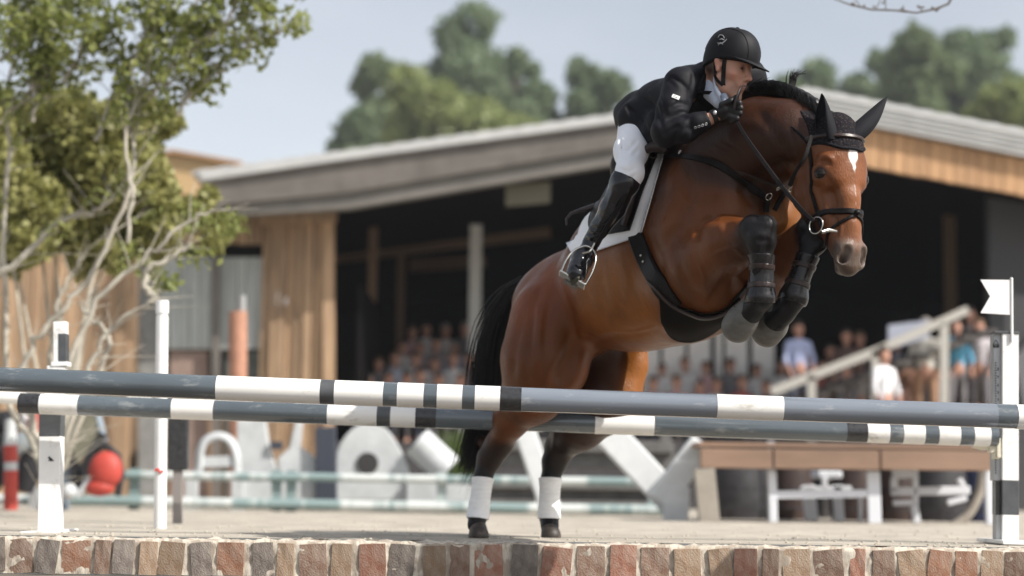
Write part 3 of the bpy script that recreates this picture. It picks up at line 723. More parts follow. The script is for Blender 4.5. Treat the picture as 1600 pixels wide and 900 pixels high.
# right verge: pale corrugated strip made of ribs, then orange cladding boards
def lerp2(p, q, t): return (p[0] + (q[0] - p[0]) * t, p[1] + (q[1] - p[1]) * t)
slab('roof_edge', (1262, 139), (1760, 234), (1760, 276), (1262, 178), YB - 1.3, YB - 1.2, metal_m)
rb = MB()
for k in range(5):
    a, b = at(1264, 145 + k * 7.6, YB - 1.33), at(1758, 240 + k * 8.2, YB - 1.33); rb.bar(a, b, .035, .05, up=Vector((0, -1, 0)))
rb.build('rib', metal_m, barn)
slab('soffit', (1262, 178.5), (1760, 277), (1760, 279), (1262, 181), YB - 1.22, YB - .7, dark_m)
n = 26
for k in range(n):
    t0, t1 = k / n, (k + 1) / n; a, b = lerp2((1262, 180), (1760, 281), t0), lerp2((1262, 180), (1760, 281), t1); c, d = lerp2((1262, 243), (1760, 335), t0), lerp2((1262, 243), (1760, 335), t1)
    jit = random.uniform(-.04, .02); o = slab('cladding_board', a, (b[0] - 1.3, b[1]), (d[0] - 1.3, d[1] + random.uniform(-1, 1)), c, YB - 1.19 + jit * .3, YB - 1.1, wood_y)
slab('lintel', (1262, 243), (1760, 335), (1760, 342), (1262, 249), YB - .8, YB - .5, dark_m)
# left wall: vertical boards
def boards(px0, px1, top, bot_z, step, m, name='wall_board', Yw=YB):
    px = px0
    while px < px1 - 2:
        w_ = step * random.uniform(.8, 1.2); e = min(px + w_, px1); yt = top(px)
        a, b = at(px + .9, yt, Yw), at(e - .9, yt, Yw); j = random.uniform(-.09, .03)
        mb = MB(); mb.box(((a.x + b.x) / 2, Yw + j, (a.z + bot_z) / 2), (b.x - a.x, .06, a.z - bot_z)); mb.build(name, m, barn); px = e
boards(-90, 215, lambda p: 345, 0, 17, wood_m); boards(411, 519, lambda p: 338, 0, 14, wood_m)
boards(215, 411, lambda p: 338, Z(300, 381, YB), 16, wood_m)
slab('door_gap_shade', (215, 383), (411, 381), (411, 402), (215, 404), YB + .2, YB + .6, dark_m)  # near-black slab stands in for the shaded gap above the doors
def vboards(x0, x1, y0, y1, Yw, step, m, name):
    px = x0
    while px < x1 - 2:
        e = min(px + step * random.uniform(.85, 1.15), x1); slab(name, (px + .5, y0), (e - .5, y0), (e - .5, y1), (px + .5, y1), Yw + random.uniform(-.02, .02), Yw + .08, m); px = e
vboards(248, 331, 402, 545, YB + .12, 17, door_m, 'door_board'); vboards(343, 411, 402, 545, YB + .10, 14, door_m, 'door_board')
slab('door_post', (331, 400), (343, 400), (343, 790), (331, 790), YB, YB + .1, greyfas)
slab('doorway_shade', (215, 546), (411, 546), (411, 640), (215, 640), YB + .25, YB + .3, dark_m)  # shade in the doorway corners, made as a near-black slab
slab('inner_panel', (265, 549), (325, 549), (325, 792), (265, 792), YB + .2, YB + .24, mat('dusty_pink_board', (.25, .18, .15), rough=.9, var=.2))
slab('inner_panel', (352, 549), (405, 549), (405, 792), (352, 792), YB + .2, YB + .24, mat('dark_green_board', (.10, .11, .10), rough=.9, var=.3))
slab('inner_panel', (216, 405), (247, 405), (247, 792), (216, 792), YB + .2, YB + .24, mat('dull_grey_board', (.22, .22, .21), rough=.9, var=.3))
slab('door_sill', (215, 640), (411, 640), (411, 793), (215, 793), YB + .3, YB + .35, wood_m)
slab('corner_post', (505, 330), (522, 330), (522, 790), (505, 790), YB - .2, YB - .08, wood_m)
slab('wall_plate', (405, 336), (525, 330), (525, 345), (405, 350), YB - .3, YB - .1, wood_m)
slab('side_wall', (1546, 300), (1760, 335), (1760, 800), (1546, 800), YB - .1, YB + .2, mat('dark_grey_render', (.055, .055, .058), rough=.9))
slab('brace', (1585, 560), (1700, 420), (1700, 520), (1600, 640), YB - .3, YB - .12, mat('grey_brace', (.13, .13, .14), rough=.8))
# deep interior
x0, x1 = X(-90, YB), X(1760, YB)
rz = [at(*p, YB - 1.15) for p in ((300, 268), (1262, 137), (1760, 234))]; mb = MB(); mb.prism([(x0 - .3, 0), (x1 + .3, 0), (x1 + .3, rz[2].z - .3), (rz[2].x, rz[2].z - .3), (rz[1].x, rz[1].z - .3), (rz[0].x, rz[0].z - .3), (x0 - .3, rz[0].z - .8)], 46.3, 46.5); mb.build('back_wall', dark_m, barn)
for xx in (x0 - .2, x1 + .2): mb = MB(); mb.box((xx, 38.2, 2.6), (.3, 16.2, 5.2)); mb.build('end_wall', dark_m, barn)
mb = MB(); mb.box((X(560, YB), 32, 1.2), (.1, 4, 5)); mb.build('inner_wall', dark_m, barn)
for px, Yq, w_, m_ in ((575, 33, .16, beam_m), (620, 36, .16, beam_m), (1080, 40, .2, beam_m), (1490, 33, .2, beam_m)):
    mb = MB(); g = on_ground(px, Yq); mb.box((g.x, Yq, 3), (w_, w_, 6)); mb.build('post', m_, barn)
mb = MB(); g = on_ground(738, 33.5); zt = Z(738, 352, 33.5); mb.box((g.x, 33.5, zt / 2), (.23, .2, zt)); mb.build('column', mat('pale_column', (.55, .55, .53), rough=.8), barn)
for a, b, Yq, w_ in (((520, 400), (860, 360), 36, .3), ((640, 415), (760, 408), 38, .25), ((1330, 330), (1600, 345), 36, .35), ((760, 300), (1250, 230), 34, .3)):
    mb = MB(); mb.bar(at(*a, Yq), at(*b, Yq), w_, .2); mb.build('roof_beam', beam_m, barn)
slab('light_panel', (790, 290), (860, 284), (860, 316), (790, 322), YB - .7, YB - .6, mat('tan_panel', (.13, .12, .085), rough=.8))
for px in (1012, 1052, 1092, 1150, 1192): slab('curtain', (px - 16, 500), (px + 18, 500), (px + 18, 640), (px - 16, 640), 33.3, 33.4, mat('cream_curtain', (.88, .84, .80), rough=.8, var=.1) if 'cream_curtain' not in bpy.data.materials else bpy.data.materials['cream_curtain'])
slab('curtain', (1118, 500), (1128, 500), (1128, 640), (1118, 640), 33.35, 33.4, bpy.data.materials['cream_curtain'])
# tiers for the spectators
conc = mat('dark_terrace', (.10, .09, .085), rough=.9, var=.3)
for k in range(4):
    z = 1.05 + .38 * k; a, b = X(545, 31), X(1560, 31); mb = MB(); mb.box(((a + b) / 2, 31.3 + k * .95 + .475, z / 2), (b - a, .95, z)); mb.build('tier', conc, barn)
# tan roofed shed behind the shrub
shed = thing('shed', 'tan boarded gable of a small shed showing above the shrub', 'shed', on_ground(300, 44))
slab('gable', (150, 262), (270, 237), (372, 256), (372, 330), 44, 44.4, mat('tan_board', (.50, .34, .17), rough=.8, var=.15), shed); slab('verge', (145, 258), (270, 233), (270, 238), (145, 263), 43.8, 44.0, wood_y, shed); slab('verge', (270, 233), (378, 252), (378, 257), (270, 238), 43.8, 44.0, wood_y, shed)
slab('wall', (150, 262), (372, 262), (372, 790), (150, 790), 44.1, 44.5, wood_m, shed)

# ================================================================== SPECTATORS
def body_parts(pose):
    F1 = Field(); c = (1, 1, 1)
    if pose == 'stand':
        hip, kn, an = (0, 0, .95), (0, -.02, .5), (0, 0, .08); sh = 1.45; lean = 0
    else:
        hip, kn, an = (0, .12, .45), (0, -.32, .48), (0, -.30, .06); sh = .98; lean = 0
    hy = hip[1]
    T = Field(); T.cone((0, hy, hip[2] + .05), (0, hy - .02, sh - .12), .15, .165, .06, c, ((0, 1, 0), 1.35)); T.cone((-.16, hy, sh - .06), (.16, hy, sh - .06), .07, .07, .05, c)
    for s in (1, -1):
        el = (s * .26, hy - .05, sh - .34); ha = (s * .20, hy - (.28 if pose != 'stand' else .16), sh - (.42 if pose != 'stand' else .60))
        T.cone((s * .19, hy, sh - .07), el, .055, .042, .03, c); T.cone(el, ((el[0] + ha[0]) / 2, (el[1] + ha[1]) / 2, (el[2] + ha[2]) / 2), .042, .036, .02, c)
        F1.cone(el, ha, .038, .028, .02, c); F1.cone(ha, (ha[0], ha[1] - .06, ha[2] - .05), .034, .02, .02, c)
    Lg = Field()
    for s in (1, -1):
        Lg.cone((s * .09, hip[1], hip[2]), (s * .11, kn[1], kn[2]), .095, .062, .04, c); Lg.cone((s * .11, kn[1], kn[2]), (s * .11, an[1], an[2]), .06, .042, .03, c)
        F1.cone((s * .11, an[1] + .03, an[2]), (s * .12, an[1] - .15, an[2] - .03), .04, .035, .02, c)
        F1.cone((s * .09, hip[1], hip[2]), (s * .11, kn[1], kn[2]), .08, .05, .04, c); F1.cone((s * .11, kn[1], kn[2]), (s * .11, an[1], an[2]), .05, .035, .03, c)
    F1.cone((0, hy, hip[2]), (0, hy, sh - .1), .12, .12, .05, c); F1.cone((0, hy, sh - .02), (0, hy - .02, sh + .1), .052, .05, .03, c)
    F1.cone((0, hy - .02, sh + .17), (0, hy - .01, sh + .23), .082, .092, .02, c); F1.cone((0, hy - .05, sh + .13), (0, hy - .06, sh + .10), .055, .04, .03, c); F1.cone((0, hy - .11, sh + .17), (0, hy - .12, sh + .155), .012, .014, .02, c)
    for s in (1, -1): F1.cone((s * .085, hy, sh + .19), (s * .088, hy, sh + .16), .018, .014, .01, c)
    Hh = Field(); Hh.cone((0, hy + .0, sh + .262), (0, hy + .03, sh + .20), .098, .095, .02, c)
    out = {}
    for nm, Fd in (('body', F1), ('shirt', T), ('trousers', Lg), ('hair', Hh)):
        f, lo, hh, ax = Fd.grid(.022 if nm == 'body' else .028); v, q = nets(f, lo, hh, 1)
        if nm == 'hair':
            pass
        me = bpy.data.meshes.new(nm); me.from_pydata(v.tolist(), [], q.tolist()); me.polygons.foreach_set('use_smooth', [True] * len(me.polygons)); me.materials.append(dark_m); out[nm] = me
    return out
PB_ = {k: body_parts(k) for k in ('stand', 'sit')}
cm_ = {}
def cmat(c, r=.8):
    if c not in cm_: cm_[c] = mat('cloth_%d' % len(cm_), c, rough=r)
    return cm_[c]
def person(pose, loc, rz, shirt, trous, hair, label, group=None, skin=(.45, .24, .17), s=1.0):
    t = thing('person', label, 'person', loc, group); t.rotation_euler.z = rz; t.scale = (s, s, s)
    for nm, c in (('body', skin), ('shirt', shirt), ('trousers', trous), ('hair', hair)):
        o = bpy.data.objects.new(nm, PB_[pose][nm]); col.objects.link(o); o.parent = t
        o.material_slots[0].link = 'OBJECT'; o.material_slots[0].material = cmat(c)
    return t
DK = (.03, .02, .015); JE = (.05, .06, .09)
WH, PK, GY, RD = (.6, .58, .57), (.5, .3, .3), (.16, .15, .16), (.35, .07, .07)
rc = [WH, PK, GY, (.4, .42, .5), RD, WH, (.25, .2, .2), (.5, .46, .44)]
for row, (ya, zz) in enumerate(((31.75, 1.05), (32.7, 1.43), (33.65, 1.81), (34.6, 2.19))):
    px = 572 + row * 13
    while px < 762:
        if not (row == 3 and px < 630) and not (row == 2 and px < 600):
            g = on_ground(px, ya, zz); c = random.choice(rc)
            nm = {WH: 'white', PK: 'pink', GY: 'grey', RD: 'dark red'}.get(c, 'pale')
            person('sit', g, random.uniform(-.3, .3), c, random.choice([GY, JE, WH]), random.choice([DK, (.12, .07, .04), (.2, .18, .16)]), 'spectator in %s top seated in the %s row left of the horse tail' % (nm, ('front', 'second', 'third', 'back')[row]), 'spectators in %s, %s row left of the horse' % (nm, ('front', 'second', 'third', 'back')[row]), s=random.uniform(.95, 1.05))
        px += random.uniform(24, 32)
for row, (ya, zz) in enumerate(((31.75, 1.05), (32.7, 1.43))):
    px = 1018 + row * 17
    while px < 1228:
        g = on_ground(px, ya, zz); c = random.choice([PK, GY, WH, JE, RD]); nm = {WH: 'white', PK: 'pink', GY: 'grey', RD: 'dark red', JE: 'navy'}[c]
        person('sit', g, random.uniform(-.4, .4), c, random.choice([GY, JE]), random.choice([DK, (.12, .07, .04)]), 'spectator in %s top seated in the %s row before the cream curtains' % (nm, ('front', 'back')[row]), 'spectators in %s, %s row before the cream curtains' % (nm, ('front', 'back')[row]), s=random.uniform(.92, 1.02))
        px += random.uniform(30, 42)
def stand_at(px, head_py, Y_, *a, **k):
    z = at(px, head_py, Y_).z - 1.72; g = on_ground(px, Y_, z); return person('stand', g, *a, **k)
LB = (.42, .47, .68)
stand_at(1249, 508, 30.4, .2, LB, JE, DK, 'person in light blue shirt standing at the foot of the barn stairs')
stand_at(1325, 520, 31.2, -.2, (.10, .06, .05), GY, DK, 'taller of two dark dressed people above the stair handrail')
stand_at(1346, 524, 31.8, .2, (.12, .10, .10), GY, (.12, .07, .04), 'shorter of two dark dressed people above the stair handrail')
stand_at(1300, 543, 32.2, .2, (.13, .08, .06), GY, DK, 'person in brown half hidden left of the two on the stairs')
stand_at(1383, 548, 27.4, .6, (.7, .7, .72), (.05, .10, .18), DK, 'person in white shirt and blue jeans in front of the stairs')
stand_at(1450, 512, 28.4, -.4, (.68, .65, .58), (.35, .2, .12), (.2, .18, .16), 'large person in cream shirt in front of the stair handrail', s=1.05)
stand_at(1497, 505, 29.3, .2, (.10, .36, .55), GY, DK, 'person in bright blue top near the head of the stairs')
stand_at(1520, 486, 29.9, -.2, (.06, .05, .05), DK, DK, 'person in black at the head of the stairs')
for px_, hy_, Y_, c_, nm_ in ((1268, 552, 32.6, (.10, .08, .09), 'dark'), (1288, 566, 31.9, (.3, .1, .08), 'brick red'), (1315, 565, 31.6, (.16, .12, .10), 'taupe'), (1345, 562, 31.6, (.4, .36, .34), 'beige'), (1405, 530, 31.9, (.20, .2, .24), 'slate'), (1422, 556, 30.2, (.3, .16, .10), 'rust'), (1475, 530, 31.9, (.12, .10, .10), 'charcoal'), (1400, 580, 29.9, (.5, .3, .25), 'salmon')):
    stand_at(px_, hy_, Y_, random.uniform(-.5, .5), c_, GY, DK, 'spectator in %s top standing behind the stair handrail' % nm_)
stand_at(1534, 505, 29.6, -.5, (.5, .46, .48), GY, (.12, .07, .04), 'person in pale top at the head of the stairs next to the flag')
# stairs
stm = mat('pale_steel_rail', (.42, .40, .36), rough=.6)
strs = thing('stairs', 'flight of stairs with pale handrail climbing right inside the barn front', 'stairs', on_ground(1380, 28.9))
q = MB(); q.bar(at(1205, 612, 28.0), at(1370, 548, 28.0), .14, .08); q.bar(at(1370, 548, 28.0), at(1512, 484, 28.0), .13, .08); q.build('handrail', stm, strs)
for px, y in ((1268, 588), (1368, 548), (1475, 505)):
    q = MB(); g = on_ground(px, 28.0); q.bar(g, at(px, y, 28.0), .13, .08); q.build('baluster', stm, strs)
for k in range(12):
    px = 1240 + k * 26; z1 = Z(px, 625 - k * 9.5, 29); q = MB(); q.box((X(px, 29), 29, z1 - .04), (.30, 1.6, .08)); q.build('step', conc, strs)
slab('side_panel', (1388, 508), (1452, 500), (1452, 528), (1388, 546), 28.3, 28.35, mat('pale_blue_panel', (.33, .35, .42), rough=.6), strs)
slab('side_panel', (1432, 545), (1478, 520), (1478, 660), (1432, 660), 28.4, 28.45, bpy.data.materials['grey_brace'], strs)
# low dark hoarding closing the foot of the terrace
hd_ = thing('hoarding', 'dark low hoarding along the foot of the spectators terrace', 'hoarding', on_ground(1000, 26))
hm = mat('dark_hoarding', (.045, .042, .044), rough=.8, var=.3)
pxx = 525
while pxx < 1545:
    e = pxx + 75; slab('hoarding_panel', (pxx + 1, 690), (e - 1, 690), (e - 1, 792 + pxx * .009), (pxx + 1, 792 + pxx * .009), 26, 26.06, hm, hd_); pxx = e

# ================================================================== TREES
leafm = {}
def leaf_mat(name, c, c2, tr=.25):
    return mat(name, c, rough=.55, var=.8, vscale=1.2, color2=c2, transl=tr)
def crown_mesh(name, clumps, n, size, m, parent, squash=.6, kind='stuff'):
    """clumps: (centre, radius) ; leaves spread in the shell of each clump"""
    tot = sum(r ** 2 for _, r in clumps); V = []; Fc = []
    for c, r in clumps:
        k = int(n * r ** 2 / tot)
        d = rng.normal(size=(k, 3)); d /= np.linalg.norm(d, axis=1)[:, None]
        rad = r * rng.uniform(.35, 1.0, k) ** .5
        nn = np.array([noise.noise(Vector(q * 2.2) + Vector(c)) for q in d]); rad *= (1 + .45 * nn)
        P = np.array(c) + d * rad[:, None]
        a = rng.normal(size=(k, 3)); a /= np.linalg.norm(a, axis=1)[:, None]; b = np.cross(a, rng.normal(size=(k, 3))); b /= np.linalg.norm(b, axis=1)[:, None]
        s = size * rng.uniform(.6, 1.3, k)[:, None]
        base = len(V) * 0 + sum(len(x) for x in V)
        q = np.stack([P - a * s, P - b * s * squash, P + a * s, P + b * s * squash], 1).reshape(-1, 3); V.append(q)
        Fc.append(np.arange(k * 4).reshape(-1, 4) + base)
    o = skin_obj(name, np.concatenate(V), np.concatenate(Fc), m, parent)
    o.data.polygons.foreach_set('use_smooth', np.zeros(len(o.data.polygons), bool)); o['kind'] = kind
    return o
bark = mat('grey_bark', (.12, .10, .08), rough=.9)
def far_tree(label, px, Y_, clumps_px, m, n, size, group):
    g = on_ground(px, Y_); t = thing('tree', label, 'tree', g, group)
    cl_ = []
    for (cx, cy, r) in clumps_px:
        c = at(cx, cy, Y_); rr = r * Y_ / F
        for k in range(5):
            d = Vector((random.gauss(0, .45), random.gauss(0, .5), random.gauss(0, .4))) * rr; cl_.append((tuple(c + d), rr * random.uniform(.5, .85)))
    crown_mesh('crown', cl_, n, size, m, t)
    mb = MB(); zt = max(c[2] for c, r in cl_); mb.tube([g, g + Vector((0, 0, zt * .4)), g + Vector((.2, 0, zt * .8))], [Y_ * .005, Y_ * .004, Y_ * .0012], 9)
    for c, r in cl_[::3]:
        s = g + Vector((0, 0, zt * random.uniform(.25, .5))); mb.tube([s, s.lerp(Vector(c), .5) + Vector((0, 0, .5)), Vector(c)], [Y_ * .0016, Y_ * .001, Y_ * .0004], 5)
    mb.build('trunk', bark, t, smooth=True)
fm1 = leaf_mat('far_leaves', (.21, .26, .09), (.28, .31, .12), .4); fm2 = leaf_mat('far_leaves_blue', (.15, .21, .12), (.20, .25, .13), .4); fm3 = leaf_mat('far_leaves_pale', (.19, .24, .12), (.15, .20, .10), .4)
gt = 'trees beyond the barn roof'
far_tree('tall narrow tree at the left end of the tree group beyond the barn', 600, 150, [(600, 130, 34), (598, 175, 40), (585, 210, 42)], fm3, 9000, .36, gt)
far_tree('low bushy tree at the far left of the group beyond the barn', 560, 140, [(562, 205, 28), (560, 235, 30)], fm2, 4500, .36, gt)
far_tree('tallest round topped tree beyond the left barn roof', 728, 160, [(725, 88, 44), (730, 130, 62), (715, 165, 60), (760, 190, 66)], fm2, 18000, .38, gt)
far_tree('broad yellowish green tree beyond the left barn roof', 690, 130, [(650, 175, 48), (690, 190, 60), (640, 215, 55), (740, 200, 60), (800, 200, 45)], fm1, 18000, .32, gt)
far_tree('small tree top right of the tallest tree beyond the left barn roof', 815, 150, [(812, 115, 22), (812, 160, 46), (835, 190, 36)], fm2, 8000, .36, gt)
far_tree('lone rounded tree behind the rider back', 920, 150, [(922, 118, 22), (922, 155, 36), (925, 190, 40)], fm2, 8000, .36, gt)
far_tree('tall left tree of the pair beyond the right barn roof', 1425, 150, [(1428, 75, 36), (1430, 120, 48), (1420, 165, 52)], fm3, 12000, .36, gt)
far_tree('tall right tree of the pair beyond the right barn roof', 1515, 160, [(1505, 80, 40), (1530, 95, 38), (1510, 135, 60), (1480, 180, 50), (1550, 180, 50)], fm2, 18000, .38, gt)
far_tree('low light green tree at the right edge beyond the barn roof', 1590, 120, [(1570, 165, 40), (1610, 170, 50), (1600, 210, 40)], fm1, 9000, .30, gt)
far_tree('low dark tree behind the horse ears', 1300, 170, [(1275, 140, 28), (1310, 150, 36), (1345, 140, 32), (1370, 160, 40), (1230, 160, 30)], fm2, 12000, .38, gt)

# ---- shrub and pale-stemmed tree at the left
stem_m = mat('pale_bark', (.40, .37, .31), rough=.85, var=.3, vscale=6)
sleaf = mat('olive_leaves', (.24, .25, .075), rough=.45, var=.85, vscale=3.5, color2=(.44, .42, .18), transl=.4)
sleaf2 = mat('green_leaves', (.16, .19, .05), rough=.45, var=.8, vscale=3, color2=(.30, .32, .10), transl=.45)
hb_ = thing('shrub', 'dense olive green shrub filling the left side before the barn', 'shrub', on_ground(90, 15.5))
cl_ = []
for (cx, cy, r) in [(20, 190, 70), (60, 170, 60), (130, 195, 62), (185, 200, 60), (235, 200, 48), (40, 260, 90), (130, 270, 90), (215, 260, 68), (60, 330, 80), (150, 330, 72), (225, 315, 60), (10, 350, 60), (290, 330, 42), (330, 345, 34), (180, 385, 36), (240, 380, 40), (-40, 280, 100), (60, 385, 36), (135, 372, 38), (105, 345, 52), (-10, 400, 40)]:
    c = at(cx, cy, 15.5); rr = r * 15.5 / F
    for k in range(4): cl_.append((tuple(c + Vector((random.gauss(0, .4), random.gauss(0, .5), random.gauss(0, .35))) * rr), rr * random.uniform(.45, .7)))
crown_mesh('crown', cl_, 52000, .046, sleaf, hb_, .55)
mb = MB()
for k in range(7):
    b = on_ground(random.uniform(66, 92), 15.5 + random.gauss(0, .1)); c = Vector(random.choice(cl_)[0]); mb.tube([b, b.lerp(c, .5) + rv(.12), c], [.03, .02, .008], 6)
mb.build('stem', stem_m, hb_, smooth=True)
tr = thing('tree', 'pale stemmed tree with sparse leafy twigs reaching over the shrub at left', 'tree', on_ground(60, 13.2))
stems = [[(142, 580), (165, 520), (215, 482), (246, 470)], [(30, 600), (60, 530), (110, 470), (165, 385), (208, 260), (200, 140), (235, 20), (245, -60)], [(-30, 450), (40, 395), (95, 345), (150, 330), (190, 300)],
         [(-30, 215), (30, 165), (62, 110), (78, 30), (90, -50)], [(10, 600), (14, 250), (18, 120), (10, -40)], [(230, 155), (270, 105), (320, 62), (350, 35), (392, -10)], [(275, 182), (306, 138), (345, 96), (425, 58)],
         [(150, 222), (175, 150), (205, 95), (238, 45), (250, -30)], [(52, 190), (55, 110), (45, 40), (40, -40)], [(80, 560), (95, 460), (120, 420), (135, 390)], [(200, 380), (205, 300), (196, 225), (215, 150), (255, 90), (300, 20), (320, -40)],
         [(170, 540), (140, 500), (125, 470)], [(240, 470), (225, 430), (270, 400), (300, 380)], [(100, 130), (130, 60), (120, -30)], [(0, 95), (30, 60), (60, -20)], [(100, 590), (150, 470), (230, 400), (290, 350), (335, 330)]]
mb = MB(); tips = []
for k, s in enumerate(stems):
    Yk = 13.2 + (k % 5 - 2) * .18; P = [at(p[0], p[1], Yk) for p in s]
    if s[0][1] > 530: P = [on_ground(78 + (k % 5 - 2) * 4, 13.2)] + [at(78 + (s[0][0] - 78) * .3, 700, Yk)] + P
    P = [Vector(p) for p in spline([tuple(p) for p in P], len(P) * 5)]; P = [p + rv(.012) for p in P]; n = len(P)
    r0 = .030 if s[0][1] > 400 else .016; mb.tube(P, [r0 * (1 - .72 * i / n) for i in range(n)], 7)
    for i in range(2, n):
        for _ in range(3 if P[i].z > at(0, 250, 13).z else 1):
            if random.random() < .75:
                d = Vector((random.gauss(.12, .16), random.gauss(0, .15), abs(random.gauss(.14, .12)))); e = P[i] + d; mb.tube([P[i], P[i] + d * .5 + rv(.01), e], [.006, .004, .002], 4, cap=False)
                if e.z > at(0, 190, 13).z or (e.z > at(0, 430, 13).z and random.random() < .12): tips.append((e, .05 + random.random() * .05)); tips.append((P[i] + d * .55, .045))
mb.build('trunk', stem_m, tr, smooth=True)
for cx, cy, r in [(75, 30, 40), (130, 40, 34), (170, 60, 26), (20, 40, 40), (200, 25, 30), (285, 45, 20), (305, 60, 20), (250, 110, 18), (250, 445, 16), (230, 420, 22), (200, 400, 26), (330, 35, 18), (385, 55, 16), (350, 75, 14), (425, 55, 7), (300, 130, 8), (390, 30, 10), (320, 400, 22), (355, 350, 26), (375, 350, 22), (290, 395, 22), (265, 440, 20), (240, 440, 20), (305, 340, 30), (160, 20, 30), (255, 20, 26), (40, 90, 30), (95, 80, 22)]:
    c = at(cx, cy, 13.2 + random.gauss(0, .2)); tips.append((c, r * 13.2 / F)); tips.append((c + rv(.04), r * 13.2 / F * .6))
crown_mesh('crown', [(tuple(c), r) for c, r in tips if c.z > at(0, 480, 13).z], 8500, .036, sleaf2, tr, .55)
# bare twig hanging into the top right corner
tw = thing('twig', 'bare thin twig hanging into the top right corner of the sky', 'twig', at(1440, -60, 11))
mb = MB(); mb.tube([at(*p, 11) for p in ((1303, -2), (1330, 8), (1362, 15), (1395, 16), (1432, 20), (1462, 14), (1482, 6), (1500, -30), (1510, -120))], [.004, .005, .006, .006, .006, .007, .008, .010, .02], 6)
for a, b in (((1345, 12), (1330, -6)), ((1368, 14), (1376, -4)), ((1408, 16), (1412, 8)), ((1440, 18), (1436, 8)), ((1384, 16), (1380, -8)), ((1420, 18), (1404, 14))): mb.tube([at(*a, 11), at((a[0] + b[0]) / 2 + 2, (a[1] + b[1]) / 2, 11), at(*b, 11)], [.004, .003, .002], 5)
for k in range(16): a = random.choice([(1345, 10), (1376, 2), (1410, 12), (1440, 12), (1462, 12), (1330, 4), (1362, 12)]); mb.ball(at(a[0] + random.gauss(0, 4), a[1] + random.gauss(0, 2), 11), .008, 6, 4, sc=(1.3, .6, .9))
mb.build('branch', mat('twig_bark', (.10, .08, .06), rough=.8), tw)
# ================================================================== THE HORSE
LAT = Vector((0.64, 0.77, 0)).normalized()          # across the trunk
HEAD_DIR = Vector((0.77, -0.64, 0)).normalized()
BR, BD, BL, BO = (0.125, 0.038, 0.009), (0.036, 0.0115, 0.004), (0.22, 0.078, 0.016), (0.006, 0.0055, 0.006)
FL = (tuple(LAT), 1.18)

coat_m = mat('bay_coat', BR, rough=0.40, attr='coat', var=0.36, vscale=7, bump=0.6, bscale=230, stretch=(1, 1, .3), spec=0.2, coat=.10, coat_r=.28, rvar=.14, fuzz=9, bump2=.22)
hair_m = mat('black_hair', (0.007, 0.006, 0.006), rough=0.45, var=0.5, vscale=30, spec=0.35)
hoof_m = mat('hoof_horn', (0.125, 0.12, 0.105), rough=0.5, var=0.7, vscale=14, color2=(0.05, 0.045, 0.04), bump=0.3, bscale=60, stretch=(1, 1, 3))
leather_m = mat('black_leather', (0.009, 0.007, 0.007), rough=0.42, var=0.4, vscale=30, bump=0.3, bscale=220, spec=0.16, rvar=.1)
brown_leather_m = mat('brown_leather', (0.030, 0.018, 0.015), rough=0.36, var=0.4, vscale=25, bump=0.2, bscale=160, spec=.35, coat=.05)
steel_m = mat('polished_steel', (0.5, 0.48, 0.44), rough=0.26, metal=1.0)
white_cloth_m = mat('white_quilted_cloth', (0.88, 0.90, 0.93), rough=0.85, bump=0.35, bscale=140)
bandage_m = mat('white_bandage', (0.88, 0.88, 0.87), rough=0.7, var=0.10, vscale=18, bump=0.3, bscale=90, stretch=(1, 1, 4))
boot_shell_m = mat('tendon_boot_shell', (0.012, 0.011, 0.012), rough=0.25, bump=0.15, bscale=90, spec=.4, rvar=.1)

H = Field()
# hindquarters and barrel
H.px([(885, 478, 9.02, 82)], 0.10, BR, FL)
H.px([(862, 500, 8.86, 66), (852, 560, 8.82, 70)], 0.09, BR)
H.px([(844, 474, 9.05, 40)], 0.08, BR)
H.px([(925, 490, 9.30, 72), (945, 570, 9.22, 62)], 0.09, BD)  # far thigh: its inner shade is put into the coat colour
H.px([(930, 462, 8.85, 84), (995, 428, 8.62, 118)], 0.12, BR, FL)
H.px([(995, 428, 8.62, 118), (1062, 398, 8.38, 134), (1105, 368, 8.25, 136)], 0.10, BR, FL)
# withers and neck base
H.px([(1040, 330, 8.40, 88), (1075, 272, 8.25, 60)], 0.10, BD)
H.px([(1105, 330, 8.15, 108), (1150, 282, 7.98, 94)], 0.09, BD, FL)
H.px([(1150, 262, 7.95, 88), (1190, 222, 7.80, 67), (1230, 216, 7.68, 56), (1262, 226, 7.60, 46)], 0.07, BD)
H.px([(1100, 228, 8.06, 36), (1160, 190, 7.94, 26), (1205, 174, 7.84, 22), (1250, 182, 7.70, 20), (1288, 202, 7.60, 18)], 0.05, BD)   # crest
# shoulder, breast
H.px([(1095, 292, 7.98, 50), (1130, 345, 7.86, 56)], 0.07, BR)
H.px([(1085, 360, 7.95, 62), (1110, 420, 7.92, 66)], 0.08, BR)
H.px([(1178, 330, 7.98, 60), (1215, 325, 7.92, 42)], 0.06, BL)  # sunlight on the breast painted in as a lighter coat
H.px([(1215, 345, 7.86, 30)], 0.04, BL)
H.px([(1175, 395, 8.02, 66)], 0.07, BR)
H.px([(1075, 450, 8.10, 70), (1120, 452, 7.98, 52)], 0.08, BR)
# near foreleg: forearm, knee, cannon, fetlock, pastern
H.px([(1098, 408, 7.84, 54), (1140, 382, 7.66, 42), (1178, 368, 7.53, 29)], 0.045, BR)
H.px([(1177, 354, 7.48, 20), (1198, 352, 7.43, 15), (1197, 378, 7.44, 15), (1182, 384, 7.46, 15), (1176, 362, 7.48, 20)], 0.02, BO)
H.px([(1189, 372, 7.45, 23), (1190, 400, 7.46, 17), (1190, 440, 7.47, 15.5), (1189, 464, 7.47, 21)], 0.015, BO)
H.px([(1189, 466, 7.48, 20), (1176, 484, 7.52, 18), (1166, 494, 7.55, 21)], 0.012, BO)
